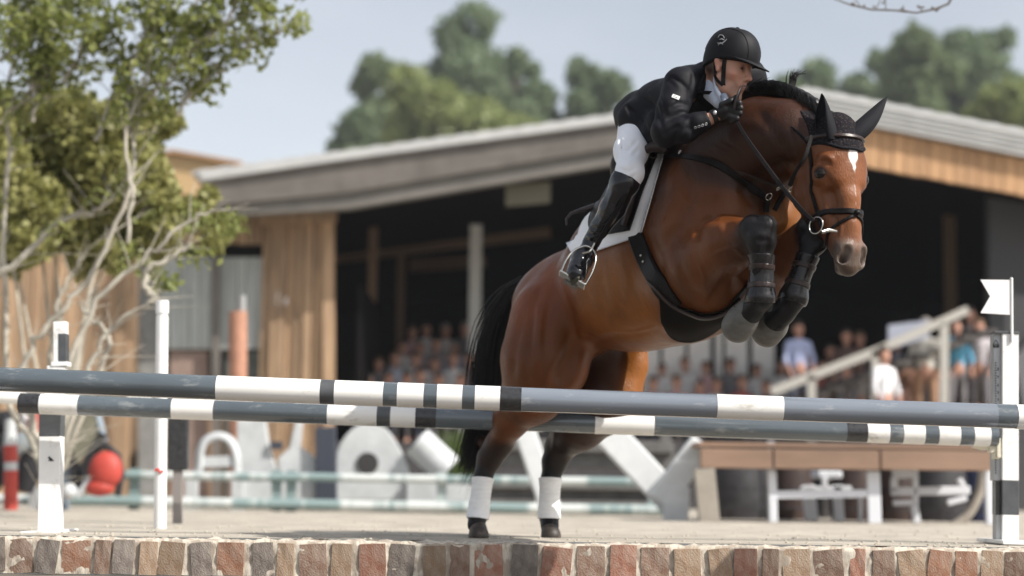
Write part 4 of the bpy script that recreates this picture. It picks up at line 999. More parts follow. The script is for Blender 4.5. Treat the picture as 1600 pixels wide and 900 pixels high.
# off foreleg
H.px([(1196, 440, 7.98, 40), (1222, 408, 7.82, 33), (1256, 370, 7.66, 25)], 0.03, BR)
H.px([(1262, 356, 7.60, 19), (1280, 358, 7.55, 14), (1276, 384, 7.56, 13), (1262, 382, 7.58, 15)], 0.02, BO)
H.px([(1272, 368, 7.58, 18), (1262, 400, 7.57, 15), (1247, 440, 7.57, 14.5), (1240, 462, 7.57, 20)], 0.012, BO)
H.px([(1240, 466, 7.58, 20), (1224, 488, 7.60, 19), (1212, 500, 7.62, 21)], 0.012, BO)
# hind legs
H.px([(850, 575, 8.80, 62), (832, 616, 8.84, 45), (799, 655, 8.97, 26), (780, 694, 9.10, 19)], 0.06, BR)
H.px([(779, 694, 9.10, 22), (766, 716, 9.12, 20)], 0.03, BD)
H.px([(764, 716, 9.12, 19), (755, 744, 9.11, 14), (749, 790, 9.10, 13), (747, 804, 9.10, 15)], 0.02, BO)
H.px([(747, 804, 9.10, 15), (744, 820, 9.06, 14)], 0.01, BO)
H.px([(768, 700, 9.22, 13), (752, 690, 9.30, 11)], 0.03, BD)
H.px([(950, 570, 9.18, 60), (944, 620, 9.12, 56), (905, 664, 9.24, 38), (876, 698, 9.36, 24)], 0.06, BD)  # dark tone carries the far leg's shade
H.px([(1003, 530, 9.02, 12), (994, 572, 9.02, 15), (978, 622, 9.0, 22)], 0.06, BL)  # sunlit edge of the far thigh painted as a lighter strip
H.px([(878, 694, 9.36, 23), (866, 722, 9.36, 19)], 0.03, BO)
H.px([(866, 722, 9.36, 19), (860, 748, 9.35, 14.5), (858, 795, 9.34, 13.5), (858, 808, 9.34, 15)], 0.02, BO)
H.px([(858, 808, 9.34, 15), (859, 822, 9.30, 14)], 0.01, BO)
# muscle lines
H.px([(905, 545, 8.62, 16), (884, 590, 8.60, 20)], 0.05, None, None, True)
H.px([(1052, 300, 7.74, 12), (1062, 345, 7.68, 10), (1095, 352, 7.58, 8)], 0.035, None, None, True)
H.px([(1120, 292, 7.64, 9), (1150, 318, 7.56, 9), (1172, 330, 7.52, 8)], 0.03, None, None, True)
H.px([(1072, 470, 7.70, 8), (1108, 462, 7.58, 8), (1140, 428, 7.48, 6)], 0.025, None, None, True)
H.px([(835, 455, 8.66, 9), (828, 520, 8.58, 9), (836, 590, 8.55, 9)], 0.035, None, None, True)
H.px([(862, 440, 8.60, 8), (872, 500, 8.50, 8)], 0.035, None, None, True)
H.px([(1180, 200, 7.44, 10), (1225, 245, 7.34, 9)], 0.04, None, None, True)
H.px([(1090, 262, 7.74, 9), (1130, 280, 7.62, 8)], 0.03, None, None, True)

# head in its own frame: u across (towards its right cheek), v down the face, w out of the forehead
HO = at(1326, 191, 7.42)
hv = Vector((0.045, -0.16, -0.985)).normalized()
hw0 = Vector((0.44, -0.90, 0)); hw = (hw0 - hv * hw0.dot(hv)).normalized()
hu = hv.cross(hw).normalized()
if hu.x > 0: hu = -hu
HS = 1.34
def hp(u, v, w): return HO + hu * u * HS + hv * v * 1.025 + hw * w * HS
def head(F_, pts, k=0.03, color=None, neg=False, flat=None):
    if len(pts) == 1: pts = pts * 2
    for a, b in zip(pts, pts[1:]):
        F_.cone(hp(*a[:3]), hp(*b[:3]), a[3] * HS, b[3] * HS, k, color, flat, neg)
HR, HL, MZ = (0.15, 0.050, 0.016), (0.20, 0.074, 0.028), (0.10, 0.068, 0.05)
N0 = len(H.ops)
H.cone(at(1262, 226, 7.62), hp(0, 0.05, -0.10), 0.115, 0.09, 0.05, BD)
H.cone(at(1256, 240, 7.66), hp(0, 0.17, -0.16), 0.11, 0.08, 0.05, BR)
head(H, [(0, .02, -.07, .066), (0, .10, -.078, .082), (0, .19, -.085, .082)], .03, HR)
for s in (1, -1):
    head(H, [(s * .035, .16, -.055, .052), (s * .034, .235, -.055, .047)], .02, HR)
    head(H, [(s * .076, .20, -.066, .030), (s * .074, .228, -.07, .028)], .02, HR)
    head(H, [(s * .03, .28, -.085, .046), (s * .026, .40, -.078, .038), (s * .022, .50, -.07, .034)], .03, HR)
    head(H, [(s * .066, .26, -.10, .017), (s * .05, .37, -.095, .012)], .025, HL)
    head(H, [(s * .040, .17, -.165, .060), (s * .042, .25, -.18, .062), (s * .036, .31, -.165, .05)], .03, BR, flat=(tuple(hu), 1.25))
    head(H, [(s * .034, .31, -.16, .040), (s * .024, .42, -.125, .027), (s * .010, .53, -.10, .024)], .03, BR)
    head(H, [(s * .030, .540, -.045, .027), (s * .033, .585, -.058, .025)], .018, MZ)
head(H, [(0, .20, -.052, .050), (0, .32, -.047, .041), (0, .44, -.046, .033), (0, .535, -.05, .032)], .025, HL)
head(H, [(0, .55, -.060, .040), (0, .60, -.068, .036)], .02, MZ)
head(H, [(0, .585, -.092, .030), (0, .60, -.10, .024)], .012, MZ)
for s in (1, -1):
    head(H, [(s * .104, .210, -.045, .010), (s * .102, .218, -.05, .012)], .022, None, True)
    head(H, [(s * .058, .30, -.052, .010), (s * .048, .42, -.045, .006)], .03, None, True)
    head(H, [(s * .034, .556, -.020, .015), (s * .042, .586, -.036, .015), (s * .030, .592, -.06, .008)], .010, None, True)
    head(H, [(s * .055, .575, -.088, .004), (s * .01, .612, -.082, .003)], .012, None, True)

horse = thing('horse', 'bay horse jumping with black points and white star, white bandages behind, forelegs tucked', 'horse', on_ground(860, 9.1))
f, lo, hh, ax = H.grid(0.0065)
V, Q = nets(f, lo, hh, 2)
C_ = H.colors(V)
dist_px = lambda: None
# white star and stripe, grey muzzle, dark around nostrils and eyes
hloc = np.stack([(V - np.array(HO)) @ np.array(a) for a in (hu, hv, hw)], 1) / np.array([HS, 1, HS])
onface = (hloc[:, 2] > -0.12) & (hloc[:, 2] < 0.05) & (hloc[:, 1] > 0) & (hloc[:, 1] < 0.63)
nzv = np.array([noise.noise(Vector(p) * 40) for p in V[onface]])
star = np.zeros(len(V)); u_, v_ = hloc[onface, 0], hloc[onface, 1]
wd = np.where(v_ < .215, np.maximum(.021 - np.abs(v_ - .150) * .30, .0008), .0004) + nzv * .005
star[onface] = np.clip((wd - np.abs(u_ + 0.004)) / .003, 0, 1) * (v_ < .37) * (v_ > .10)
C_ = C_ * (1 - star[:, None]) + np.array([[.75, .72, .70]]) * star[:, None]
nose = np.zeros(len(V)); nose[onface] = np.clip((v_ - .50 - .06 * np.clip(.02 - np.abs(u_), 0, .02) / .02) / .05, 0, 1)
C_ = C_ * (1 - nose[:, None] * .6) + np.array([[.13, .105, .09]]) * nose[:, None] * .6
for s in (1, -1):
    for (a, r) in ((hp(s * .040, .575, -.03), .021), (hp(s * .090, .217, -.050), .036)):
        d = np.linalg.norm(V - np.array(a), axis=1); e = np.clip((r - d) / (r * .5), 0, 1)[:, None]
        C_ = C_ * (1 - e) + np.array([[.015, .013, .012]]) * e
# dark legs fade into the brown forearms; lit flank painted in, rump redder
def fade(px, py, Y, r, c, amt=1.0):
    global C_
    p = np.array(at(px, py, Y)); d = np.linalg.norm(V - p, axis=1); e = (np.clip((r - d) / (r * .55), 0, 1) * amt)[:, None]
    C_ = C_ * (1 - e) + np.array([c]) * e
fade(1180, 372, 7.42, .15, (.012, .011, .012)); fade(1150, 400, 7.5, .12, (.03, .015, .01), .5)
fade(1268, 366, 7.55, .11, (.012, .011, .012)); fade(783, 712, 9.05, .12, (.02, .012, .009), .9)
fade(880, 690, 9.3, .17, (.018, .011, .009), 1); fade(900, 560, 8.9, .22, (.06, .03, .018), .4)  # last fade paints the shade in the fold between the thighs
fade(985, 480, 8.3, .36, (.27, .098, .020), .8); fade(830, 440, 8.7, .3, (.21, .06, .024), .6)  # first fade puts the light on the flank into the coat
# muscle edges, folds and veins pressed into (or raised from) the skin along traced lines: (amplitude m, breadth px, points)
lines = [(-.010, 11, [(1058, 248), (1076, 300), (1068, 345), (1060, 395)]), (-.011, 5, [(1090, 382), (1091, 358), (1104, 344), (1126, 344)]), (.007, 9, [(1100, 366), (1112, 356), (1134, 354)]),
    (-.009, 9, [(1046, 345), (1056, 402), (1078, 450), (1108, 472)]), (-.012, 7, [(1102, 480), (1128, 446), (1150, 414)]), (-.014, 9, [(1150, 306), (1190, 276), (1222, 256), (1246, 262)]),
    (-.012, 9, [(1088, 238), (1130, 262), (1163, 298), (1182, 330)]), (-.004, 3.5, [(1104, 232), (1128, 244), (1150, 262)]), (-.004, 3.5, [(1112, 222), (1138, 236), (1158, 254)]), (-.004, 3.5, [(1124, 218), (1148, 230), (1170, 250)]),
    (-.004, 3.5, [(1136, 266), (1160, 284), (1172, 304)]), (-.010, 10, [(868, 428), (886, 480), (896, 530), (882, 578)]), (.010, 12, [(894, 440), (912, 490), (908, 535)]), (-.010, 8, [(846, 440), (830, 500), (822, 590)]),
    (-.008, 8, [(864, 452), (852, 520), (846, 605)]), (.007, 8, [(838, 450), (842, 520), (836, 590)]), (-.007, 7, [(824, 470), (806, 540), (800, 600)]), (-.008, 8, [(905, 546), (960, 528), (1022, 514)]),
    (-.004, 8, [(938, 420), (944, 470), (940, 515)]), (-.004, 8, [(962, 416), (968, 466), (966, 512)]), (-.004, 8, [(986, 420), (992, 462), (992, 506)]), (-.004, 8, [(1012, 430), (1018, 462), (1020, 500)]),
    (.0035, 3.2, [(925, 524), (955, 518), (990, 520), (1030, 508)]), (.0035, 3.2, [(1112, 400), (1135, 390), (1160, 384)]), (.0035, 3, [(1135, 372), (1150, 388), (1162, 402)]), (.003, 3, [(1092, 410), (1100, 432), (1098, 452)]),
    (.003, 2.6, [(1300, 288), (1309, 318), (1304, 345)]), (.003, 2.6, [(1302, 320), (1314, 350), (1312, 372)]), (.0025, 2.6, [(1272, 290), (1268, 310), (1276, 330)]), (-.006, 5, [(1290, 272), (1304, 300), (1312, 330)]),
    (.006, 5, [(1276, 250), (1290, 244), (1303, 252)]), (-.005, 3, [(1278, 256), (1290, 252), (1300, 259)]), (-.006, 6, [(1258, 250), (1250, 290), (1262, 330)]), (-.008, 8, [(1196, 300), (1216, 322), (1220, 352)]), (.003, 3, [(1062, 300), (1080, 322), (1096, 320)]),
    (-.010, 7, [(1204, 370), (1196, 410), (1206, 448)]), (-.007, 9, [(1180, 170), (1205, 200), (1225, 240)]), (-.004, 3.5, [(1232, 196), (1240, 220), (1240, 244)]), (.004, 3, [(875, 640), (868, 670), (862, 710)]),
    (-.005, 5, [(1180, 372), (1192, 376), (1204, 372)]), (-.004, 4, [(1176, 340), (1190, 344), (1204, 340)]), (-.005, 5, [(1262, 374), (1274, 378), (1284, 374)])]
V, VN = press(V, Q, lines, 1.5, 1.25)
V = V + VN * (np.array([noise.noise(Vector(p) * 7) for p in V]) * .0022 + np.array([noise.noise(Vector(p) * 21) for p in V]) * .0008)[:, None]
body = skin_obj('body', V, Q, coat_m, horse, C_)
BV = BVHTree.FromPolygons([tuple(v) for v in V], [tuple(q) for q in Q], all_triangles=False)
print('horse verts', len(V))

def hit(px, py, off=0.0, Ynear=None, bv=None):
    d = ray(px, py); r = (bv or BV).ray_cast(CO, d)
    if r[0] is None:
        p = at(px, py, Ynear or 8.0); r = (bv or BV).find_nearest(p)
    n = r[1] if r[1].dot(d) < 0 else -r[1]
    return r[0] + n * off, n

def strap(name, pts, wpx, m, parent, th=0.004, off=0.003, cast=True, n=None, round_=False, Ynear=None, bv=None):
    """a band lying on the skin under the traced points, wpx = its breadth in photograph pixels"""
    n = n or max(8, len(pts) * 7)
    P = spline(pts, n)
    if not hasattr(wpx, '__len__'): wpx = [wpx] * n
    else: wpx = [float(q[0]) for q in spline([(x,) for x in wpx], n)]
    ctr = []; nor = []
    for p in P:
        if cast: c, q = hit(p[0], p[1], off, Ynear, bv)
        else: c = at(*p[:3]); q = -ray(p[0], p[1])
        ctr.append(c); nor.append(q)
    # even out jumps between neighbouring hits
    if cast:
        for _ in range(3):
            ctr = [ctr[0]] + [(ctr[i - 1] + ctr[i] * 2 + ctr[i + 1]) / 4 for i in range(1, n - 1)] + [ctr[-1]]
            nor = [nor[0]] + [(nor[i - 1] + nor[i] * 2 + nor[i + 1]).normalized() for i in range(1, n - 1)] + [nor[-1]]
    mb = MB(); vs = []
    sec = [(-1, -1), (-1, .4), (-.8, 1), (.8, 1), (1, .4), (1, -1)] if not round_ else [(math.cos(a), math.sin(a)) for a in np.linspace(0, 2 * math.pi, 9)[:-1]]
    for i in range(n):
        t = (ctr[min(i + 1, n - 1)] - ctr[max(i - 1, 0)]).normalized()
        s = t.cross(nor[i]).normalized(); q = s.cross(t)
        hw_ = wpx[i] * ctr[i].y / F / 2; tt = hw_ if round_ else th
        for a, b in sec: vs.append(ctr[i] + s * a * hw_ + q * b * tt)
    k = len(sec)
    fs = [(i * k + j, i * k + (j + 1) % k, (i + 1) * k + (j + 1) % k, (i + 1) * k + j) for i in range(n - 1) for j in range(k)]
    fs += [tuple(range(k)), tuple(range(n * k - 1, (n - 1) * k - 1, -1))]
    mb.add(vs, fs)
    return mb.build(name, m, parent, smooth=round_)

def patch(name, A, B, m, parent, off=0.006, th=0.006, nu=20, nv=16, smooth=3, Ynear=8.2, puff=0.0):
    """panel between two traced edges laid over the skin"""
    PA, PB = spline(A, nu), spline(B, nu)
    G = [[None] * (nv + 1) for _ in range(nu)]; Nn = [[None] * (nv + 1) for _ in range(nu)]
    for i in range(nu):
        for j in range(nv + 1):
            q = PA[i] * (1 - j / nv) + PB[i] * j / nv
            G[i][j], Nn[i][j] = hit(q[0], q[1], off, Ynear)
    for _ in range(smooth):
        G2 = [r[:] for r in G]
        for i in range(nu):
            for j in range(nv + 1):
                nb = [G[a][b] for a, b in ((i - 1, j), (i + 1, j), (i, j - 1), (i, j + 1)) if 0 <= a < nu and 0 <= b <= nv]
                if len(nb) == 4: G2[i][j] = G[i][j] * .5 + sum(nb, Vector()) / 8
        G = G2
    vs = []; W = nv + 1
    for lay in (0, 1):
        for i in range(nu):
            for j in range(W):
                e = min(i, nu - 1 - i, j, nv - j); nn = Nn[i][j]
                vs.append(G[i][j] + nn * ((th if e else th * .4) * lay + (puff * min(1, e / 3) if lay else -.004)))
    fs = []
    for lay in (0, 1):
        b = lay * nu * W
        for i in range(nu - 1):
            for j in range(nv):
                q = (b + i * W + j, b + i * W + j + 1, b + (i + 1) * W + j + 1, b + (i + 1) * W + j)
                fs.append(q if lay else q[::-1])
    b = nu * W
    rim = [(i, 0) for i in range(nu)] + [(nu - 1, j) for j in range(1, W)] + [(i, nv) for i in range(nu - 2, -1, -1)] + [(0, j) for j in range(nv - 1, 0, -1)]
    for (i, j), (i2, j2) in zip(rim, rim[1:] + rim[:1]):
        fs.append((i * W + j, i2 * W + j2, b + i2 * W + j2, b + i * W + j))
    mb = MB(); mb.add(vs, fs); o = mb.build(name, m, parent, smooth=True)
    return o

# eyes
eye_m = mat('dark_horse_eye', (0.010, 0.006, 0.004), rough=0.12, spec=0.35)
for s in (1, -1):
    e = MB(); e.ball(hp(s * .078, .217, -.060), .032, 16, 10); e.build('eye', eye_m, horse, smooth=True)

# hooves
dark_hoof_m = mat('dark_hoof_horn', (0.03, 0.022, 0.018), rough=0.55, var=.6, vscale=12, color2=(.12, .09, .07), hard=True)
def hoof(name, pts, k=0.012, ground=None, m=hoof_m):
    h = Field(); h.px(pts, k, (1, 1, 1)); f, lo, hh, ax = h.grid(0.004)
    if ground is not None:
        f = np.maximum(f, (ground - ax[2])[None, None, :].astype(np.float32))
    v, q = nets(f, lo, hh, 1); return skin_obj(name, v, q, m, horse)
hoof('hoof', [(1170, 486, 7.54, 21), (1160, 500, 7.57, 25), (1153, 510, 7.60, 26)])
hoof('hoof', [(1216, 492, 7.62, 21), (1206, 508, 7.66, 25), (1199, 518, 7.70, 25)])
hoof('hoof', [(747, 824, 9.06, 13), (748, 837, 9.00, 16)], ground=0.0, m=dark_hoof_m)
hoof('hoof', [(859, 826, 9.30, 13), (861, 838, 9.24, 16)], ground=0.0, m=dark_hoof_m)

# white bandages on the hind cannons
def leg_cover(name, path, off, m, h=0.004, kreg=0.001, k=0.01):
    reg = Field(); reg.px(path, kreg, (1, 1, 1)); v, q = cover(H, reg, off, h); return skin_obj(name, v, q, m, horse)
def box_region_cover(name, a, b, rad, off, m, h=0.004, field=None, parent=None):
    """cover kept between the two planes through a and b square to a-b, within rad of the line"""
    a, b = Vector(a), Vector(b); t = np.array((b - a).normalized()); L_ = (b - a).length
    A = np.array(a); mid = (A + np.array(b)) / 2
    lo = np.minimum(A, np.array(b)) - rad; hi = np.maximum(A, np.array(b)) + rad
    f, lo, hh, ax = (field or H).grid(h, lo, hi)
    X, Y, Z = np.meshgrid(*ax, indexing='ij')
    s = (X - A[0]) * t[0] + (Y - A[1]) * t[1] + (Z - A[2]) * t[2]
    px, py, pz = X - A[0] - s * t[0], Y - A[1] - s * t[1], Z - A[2] - s * t[2]
    v = np.maximum(np.maximum(f - off, np.maximum(-s, s - L_)), np.sqrt(px * px + py * py + pz * pz) - rad)
    V_, Q_ = nets(v.astype(np.float32), lo, hh, 1)
    return skin_obj(name, V_, Q_, m, parent or horse)
box_region_cover('bandage', at(753, 747, 9.11), at(747, 811, 9.08), .085, .008, bandage_m)
box_region_cover('bandage', at(860, 747, 9.35), at(858, 811, 9.33), .085, .008, bandage_m)
# tendon boots with two straps each
for (a, b, c, d, Y) in (((1190, 398), (1189, 474), (1190, 418), (1190, 446), 7.46), ((1262, 398), (1240, 474), (1256, 416), (1248, 444), 7.57)):
    bt = box_region_cover('tendon_boot', at(*a, Y), at(*b, Y), .075, .008, boot_shell_m)
    for q in (c, d):
        t = (at(*b, Y) - at(*a, Y)).normalized() * .012
        box_region_cover('boot_strap', at(*q, Y) - t, at(*q, Y) + t, .07, .0125, brown_leather_m, parent=bt, h=0.0035)

# ---- bonnet, ears
bonnet_m = mat('crocheted_bonnet', (0.010, 0.009, 0.012), rough=0.9, spec=.2)
t = bonnet_m.node_tree; p_ = t.nodes['Principled BSDF']
vo = t.nodes.new('ShaderNodeTexVoronoi'); vo.inputs['Scale'].default_value = 95; cn = t.nodes.new('ShaderNodeTexCoord')
rr_ = t.nodes.new('ShaderNodeValToRGB'); rr_.color_ramp.elements[0].position = .18; rr_.color_ramp.elements[0].color = (0.05, 0.032, 0.028, 1)
rr_.color_ramp.elements[1].position = .36; rr_.color_ramp.elements[1].color = (0.008, 0.007, 0.010, 1)
t.links.new(cn.outputs['Object'], vo.inputs['Vector']); t.links.new(vo.outputs['Distance'], rr_.inputs[0]); t.links.new(rr_.outputs[0], p_.inputs['Base Color'])
bb = t.nodes.new('ShaderNodeBump'); bb.inputs['Strength'].default_value = .9; bb.inputs['Distance'].default_value = .004
t.links.new(vo.outputs['Distance'], bb.inputs['Height']); t.links.new(bb.outputs[0], p_.inputs['Normal'])
plain_black_m = mat('black_felt', (0.008, 0.008, 0.011), rough=0.8, spec=.2, bump=0.2, bscale=200)
def head_region(v0, v1, w0, w1, curve, off, h=.004, umax=.13):
    lo = np.min([np.array(hp(a, b, c)) for a in (-umax, umax) for b in (v0, v1 + .05) for c in (w0, w1)], 0)
    hi = np.max([np.array(hp(a, b, c)) for a in (-umax, umax) for b in (v0, v1 + .05) for c in (w0, w1)], 0)
    f, lo, hh, ax = H.grid(h, lo, hi)
    X, Y, Z = np.meshgrid(*ax, indexing='ij'); D = np.stack([X - HO.x, Y - HO.y, Z - HO.z], -1)
    u, v, w = D @ np.array(hu) / HS, D @ np.array(hv), D @ np.array(hw) / HS
    return f, lo, hh, u, v, w
f, lo, hh, u, v, w = head_region(-.09, .15, -.17, .06, 0, 0, .0045)
edge = .128 - 7.0 * np.clip(np.abs(u) - .03, 0, .1) ** 2 * 2
g = np.maximum(np.maximum(np.maximum(f - .007, v - edge), np.maximum(-.10 - v, -(w + .135))), np.abs(u) - .092)
bv_, bq_ = nets(g.astype(np.float32), lo, hh, 1)
bonnet = skin_obj('ear_bonnet', bv_, bq_, bonnet_m, horse)
g = np.maximum(np.maximum(f - .0105, np.abs(v - edge + .003) - .006), -(w + .13))
bv_, bq_ = nets(g.astype(np.float32), lo, hh, 1); skin_obj('bonnet_trim', bv_, bq_, plain_black_m, bonnet)
def ear(base, tip, width, face, bulge=.35):
    base, tip = Vector(base), Vector(tip); t = (tip - base); Lh = t.length; t = t / Lh
    fn = (face - t * face.dot(t)).normalized(); s = t.cross(fn)
    mb = MB(); nu, nv = 16, 15; vs = []
    for lay in (0, 1):
        for i in range(nu):
            q = i / (nu - 1); wdt = width * (math.sin(math.pi * min(1, .26 + q * .74)) ** .75) * (1 - .15 * q) + .002
            if q > .97: wdt = .003
            for j in range(nv):
                a = (j / (nv - 1) - .5) * 2 * R(152 - 70 * q)
                r = wdt * (1 - .10 * lay)
                c = base + t * Lh * q - fn * wdt * .25 + fn * .02 * math.sin(q * 3)
                vs.append(c - fn * math.cos(a) * r * .9 + s * math.sin(a) * r)
    fs = []
    for lay in (0, 1):
        b = lay * nu * nv
        for i in range(nu - 1):
            for j in range(nv - 1):
                q = (b + i * nv + j, b + i * nv + j + 1, b + (i + 1) * nv + j + 1, b + (i + 1) * nv + j); fs.append(q if lay else q[::-1])
    b = nu * nv
    for i in range(nu - 1):
        for j in (0, nv - 1): fs.append((i * nv + j, (i + 1) * nv + j, b + (i + 1) * nv + j, b + i * nv + j))
    mb.add(vs, fs); return mb.build('ear', plain_black_m, bonnet, smooth=True)
ear(at(1294, 222, 7.41), at(1284, 146, 7.46), .047, Vector((-.85, -.45, .1)))
ear(at(1331, 220, 7.46), at(1386, 151, 7.54), .047, Vector((.7, .35, -.5)))
# ---- saddlery
pad = patch('saddle_pad', [(1046, 226), (1037, 252), (1026, 290), (1015, 330), (1003, 369)], [(955, 262), (925, 318), (903, 345), (887, 372), (902, 404)], white_cloth_m, horse, off=.012, th=.014, nu=24, nv=18)
saddle = thing('saddle', None, None); saddle.name = 'saddle'
for k_ in ('label', 'category', 'group'):
    if k_ in saddle: del saddle[k_]
put(saddle, horse)
patch('saddle_flap', [(1038, 232), (1027, 262), (1012, 300), (1000, 335), (990, 362)], [(972, 250), (950, 300), (934, 332), (928, 352), (934, 372)], leather_m, saddle, off=.030, th=.012, nu=20, nv=14, puff=.006)
strap('knee_roll', [(1029, 240), (1017, 262), (1004, 300), (993, 335), (986, 356)], [19, 21, 16, 11, 7], brown_leather_m, saddle, th=.018, off=.044)
strap('flap_piping', [(1020, 238), (1002, 262), (991, 298), (983, 330), (978, 352)], [3, 3, 3], brown_leather_m, saddle, off=.062, round_=True)
sf = Field()
sf.px([(985, 262, 8.36, 30), (1022, 236, 8.24, 20), (1040, 226, 8.18, 13)], .03)
sf.px([(985, 262, 8.36, 30), (972, 285, 8.44, 18)], .04)
f, lo, hh, ax = sf.grid(.008); v, q = nets(f, lo, hh, 1); skin_obj('seat', v, q, leather_m, saddle)
ct = MB(); ct.tube([at(*p) for p in ((930, 322, 8.42), (908, 328, 8.40), (893, 333, 8.39), (885, 342, 8.38), (885, 352, 8.37))], [.020, .014, .010, .008, .005], 12, flat=.5)
ct.build('cantle', brown_leather_m, saddle, smooth=True)
fw = MB(); fw.tube([at(*p) for p in ((1004, 236, 8.0), (1020, 229, 7.98), (1034, 231, 7.97), (1040, 238, 7.96))], [.018, .025, .022, .012], 12)
fw.build('pommel', brown_leather_m, saddle, smooth=True)
guard_m = mat('dull_guard_leather', (.010, .0085, .007), rough=.8, spec=.06, bump=.3, bscale=120)
# girth with belly guard
strap('girth', [(992, 362), (1008, 402), (1030, 442), (1055, 478)], [27, 30, 32, 34], leather_m, horse, th=.010, off=.012, Ynear=8.0)
patch('belly_guard', [(1032, 462), (1056, 474), (1080, 482), (1105, 488), (1130, 481), (1152, 462)], [(1036, 500), (1050, 524), (1075, 531), (1103, 523), (1128, 505), (1158, 474)], guard_m, horse, off=.012, th=.010, nu=22, nv=10, Ynear=7.9)
strap('guard_binding', [(1020, 440), (1050, 470), (1080, 485), (1105, 491), (1130, 484), (1152, 466)], [5, 5, 5], brown_leather_m, horse, th=.006, off=.026, Ynear=7.8)
strap('chest_strap', [(1148, 470), (1166, 448), (1184, 420), (1196, 396)], [13, 11, 10], leather_m, horse, off=.006, th=.006, Ynear=7.7)
for k_, (x, y) in enumerate(((1007, 400), (1011, 410))):
    st = MB(); c_, n_ = hit(x, y, .024); st.ball(c_, .007, 8, 6); st.build('stud', steel_m, horse, smooth=True)
# breastplate
strap('breastplate', [(1022, 252), (1040, 246), (1060, 243), (1100, 250), (1132, 262), (1158, 280), (1184, 300)], [7, 7, 9, 10, 12, 13, 13], leather_m, horse, off=.006, th=.006, Ynear=7.8)
strap('breastplate_strap', [(1184, 298), (1196, 312), (1196, 322), (1196, 331)], [12, 10, 10], leather_m, horse, off=.012, th=.006, Ynear=7.6)
strap('martingale_strap', [(1155, 268), (1175, 274), (1200, 284), (1216, 288)], [5, 5, 5], brown_leather_m, horse, off=.012, th=.004, Ynear=7.6)
strap('martingale_strap', [(1226, 296), (1217, 314), (1209, 329)], [8, 8, 8], leather_m, horse, off=.014, th=.005, Ynear=7.6)
def ring(name, c, r, t, nrm, m, parent, squash=1.0, n=22):
    nrm = Vector(nrm).normalized(); u = nrm.orthogonal().normalized(); v = nrm.cross(u); mb = MB()
    pts = [c + (u * math.cos(a) * squash + v * math.sin(a)) * r for a in np.linspace(0, 2 * math.pi, n)]
    mb.tube(pts, t, 8, cap=False); return mb.build(name, m, parent, smooth=True)
c_, n_ = hit(1197, 304, .02, 7.6); ring('buckle', c_, .017, .0028, n_, steel_m, horse)
c_, n_ = hit(1228, 290, .03, 7.6); ring('buckle', c_, .012, .003, n_, steel_m, horse)
c_, n_ = hit(1213, 290, .02, 7.6); ring('buckle', c_, .010, .003, n_, steel_m, horse, .6)
c_, n_ = hit(1068, 240, .02, 7.8); ring('buckle', c_, .010, .003, n_, steel_m, horse, .6)
# bridle: follow head-frame points pushed onto the skin
bridle = thing('bridle', None, None)
for k_ in ('label', 'category', 'group'):
    if k_ in bridle: del bridle[k_]
put(bridle, horse)
def head_strap(name, pts, wd, m, th=.005, off=.003, n=None, round_=False):
    """points (u, v, w) cast inward from outside the head towards its core"""
    n = n or len(pts) * 8; P = spline(pts, n); ctr = []; nor = []
    for p in P:
        src = hp(p[0] * 2.2, p[1], (p[2] + .09) * 2.2 - .09); core = hp(0, p[1], -.09)
        r = BV.ray_cast(src, (core - src).normalized())
        if r[0] is None: r = BV.find_nearest(hp(*p))
        ctr.append(r[0] + r[1] * off); nor.append(r[1])
    for _ in range(4):
        ctr = [ctr[0]] + [(ctr[i - 1] + ctr[i] * 2 + ctr[i + 1]) / 4 for i in range(1, n - 1)] + [ctr[-1]]
        nor = [nor[0]] + [(nor[i - 1] + nor[i] * 2 + nor[i + 1]).normalized() for i in range(1, n - 1)] + [nor[-1]]
    mb = MB(); vs = []
    sec = [(-1, -1), (-1, .4), (-.7, 1), (.7, 1), (1, .4), (1, -1)] if not round_ else [(math.cos(a), math.sin(a)) for a in np.linspace(0, 2 * math.pi, 9)[:-1]]
    for i in range(n):
        t = (ctr[min(i + 1, n - 1)] - ctr[max(i - 1, 0)]).normalized(); s = t.cross(nor[i]).normalized(); q = s.cross(t)
        for a, b in sec: vs.append(ctr[i] + s * a * wd / 2 + q * b * th)
    k = len(sec)
    fs = [(i * k + j, i * k + (j + 1) % k, (i + 1) * k + (j + 1) % k, (i + 1) * k + j) for i in range(n - 1) for j in range(k)]
    fs += [tuple(range(k)), tuple(range(n * k - 1, (n - 1) * k - 1, -1))]
    mb.add(vs, fs); return mb.build(name, m, bridle, smooth=round_)
head_strap('browband', [(.10, .050, -.10), (.08, .058, -.05), (.04, .068, -.01), (0, .071, 0), (-.04, .068, -.01), (-.08, .058, -.05), (-.10, .050, -.10)], .017, brown_leather_m, th=.007, off=.012, n=36)
for s in (1, -1):
    head_strap('cheekpiece', [(s * .10, .085, -.095), (s * .10, .14, -.10), (s * .10, .22, -.115), (s * .085, .30, -.12), (s * .06, .38, -.11), (s * .05, .45, -.10)], .017, leather_m, th=.006, off=.006)
    head_strap('flash_strap', [(0, .405, 0), (s * .03, .425, -.02), (s * .05, .45, -.06), (s * .05, .49, -.10), (s * .02, .51, -.14)], .013, leather_m, th=.004, off=.006)
head_strap('noseband', [(.05, .375, -.16), (.07, .375, -.10), (.055, .382, -.03), (.02, .39, 0), (-.02, .39, 0), (-.055, .382, -.03), (-.07, .375, -.10), (-.05, .375, -.16)], .025, leather_m, th=.008, off=.008, n=44)
fl = MB(); r_ = BV.ray_cast(hp(0, .398, .2), -hw); fl.ball(r_[0] + hw * .016, .013, 10, 7, sc=(1.2, .8, 1)); fl.build('keeper', leather_m, bridle, smooth=True)
bit_c = at(1275, 352, 7.30)
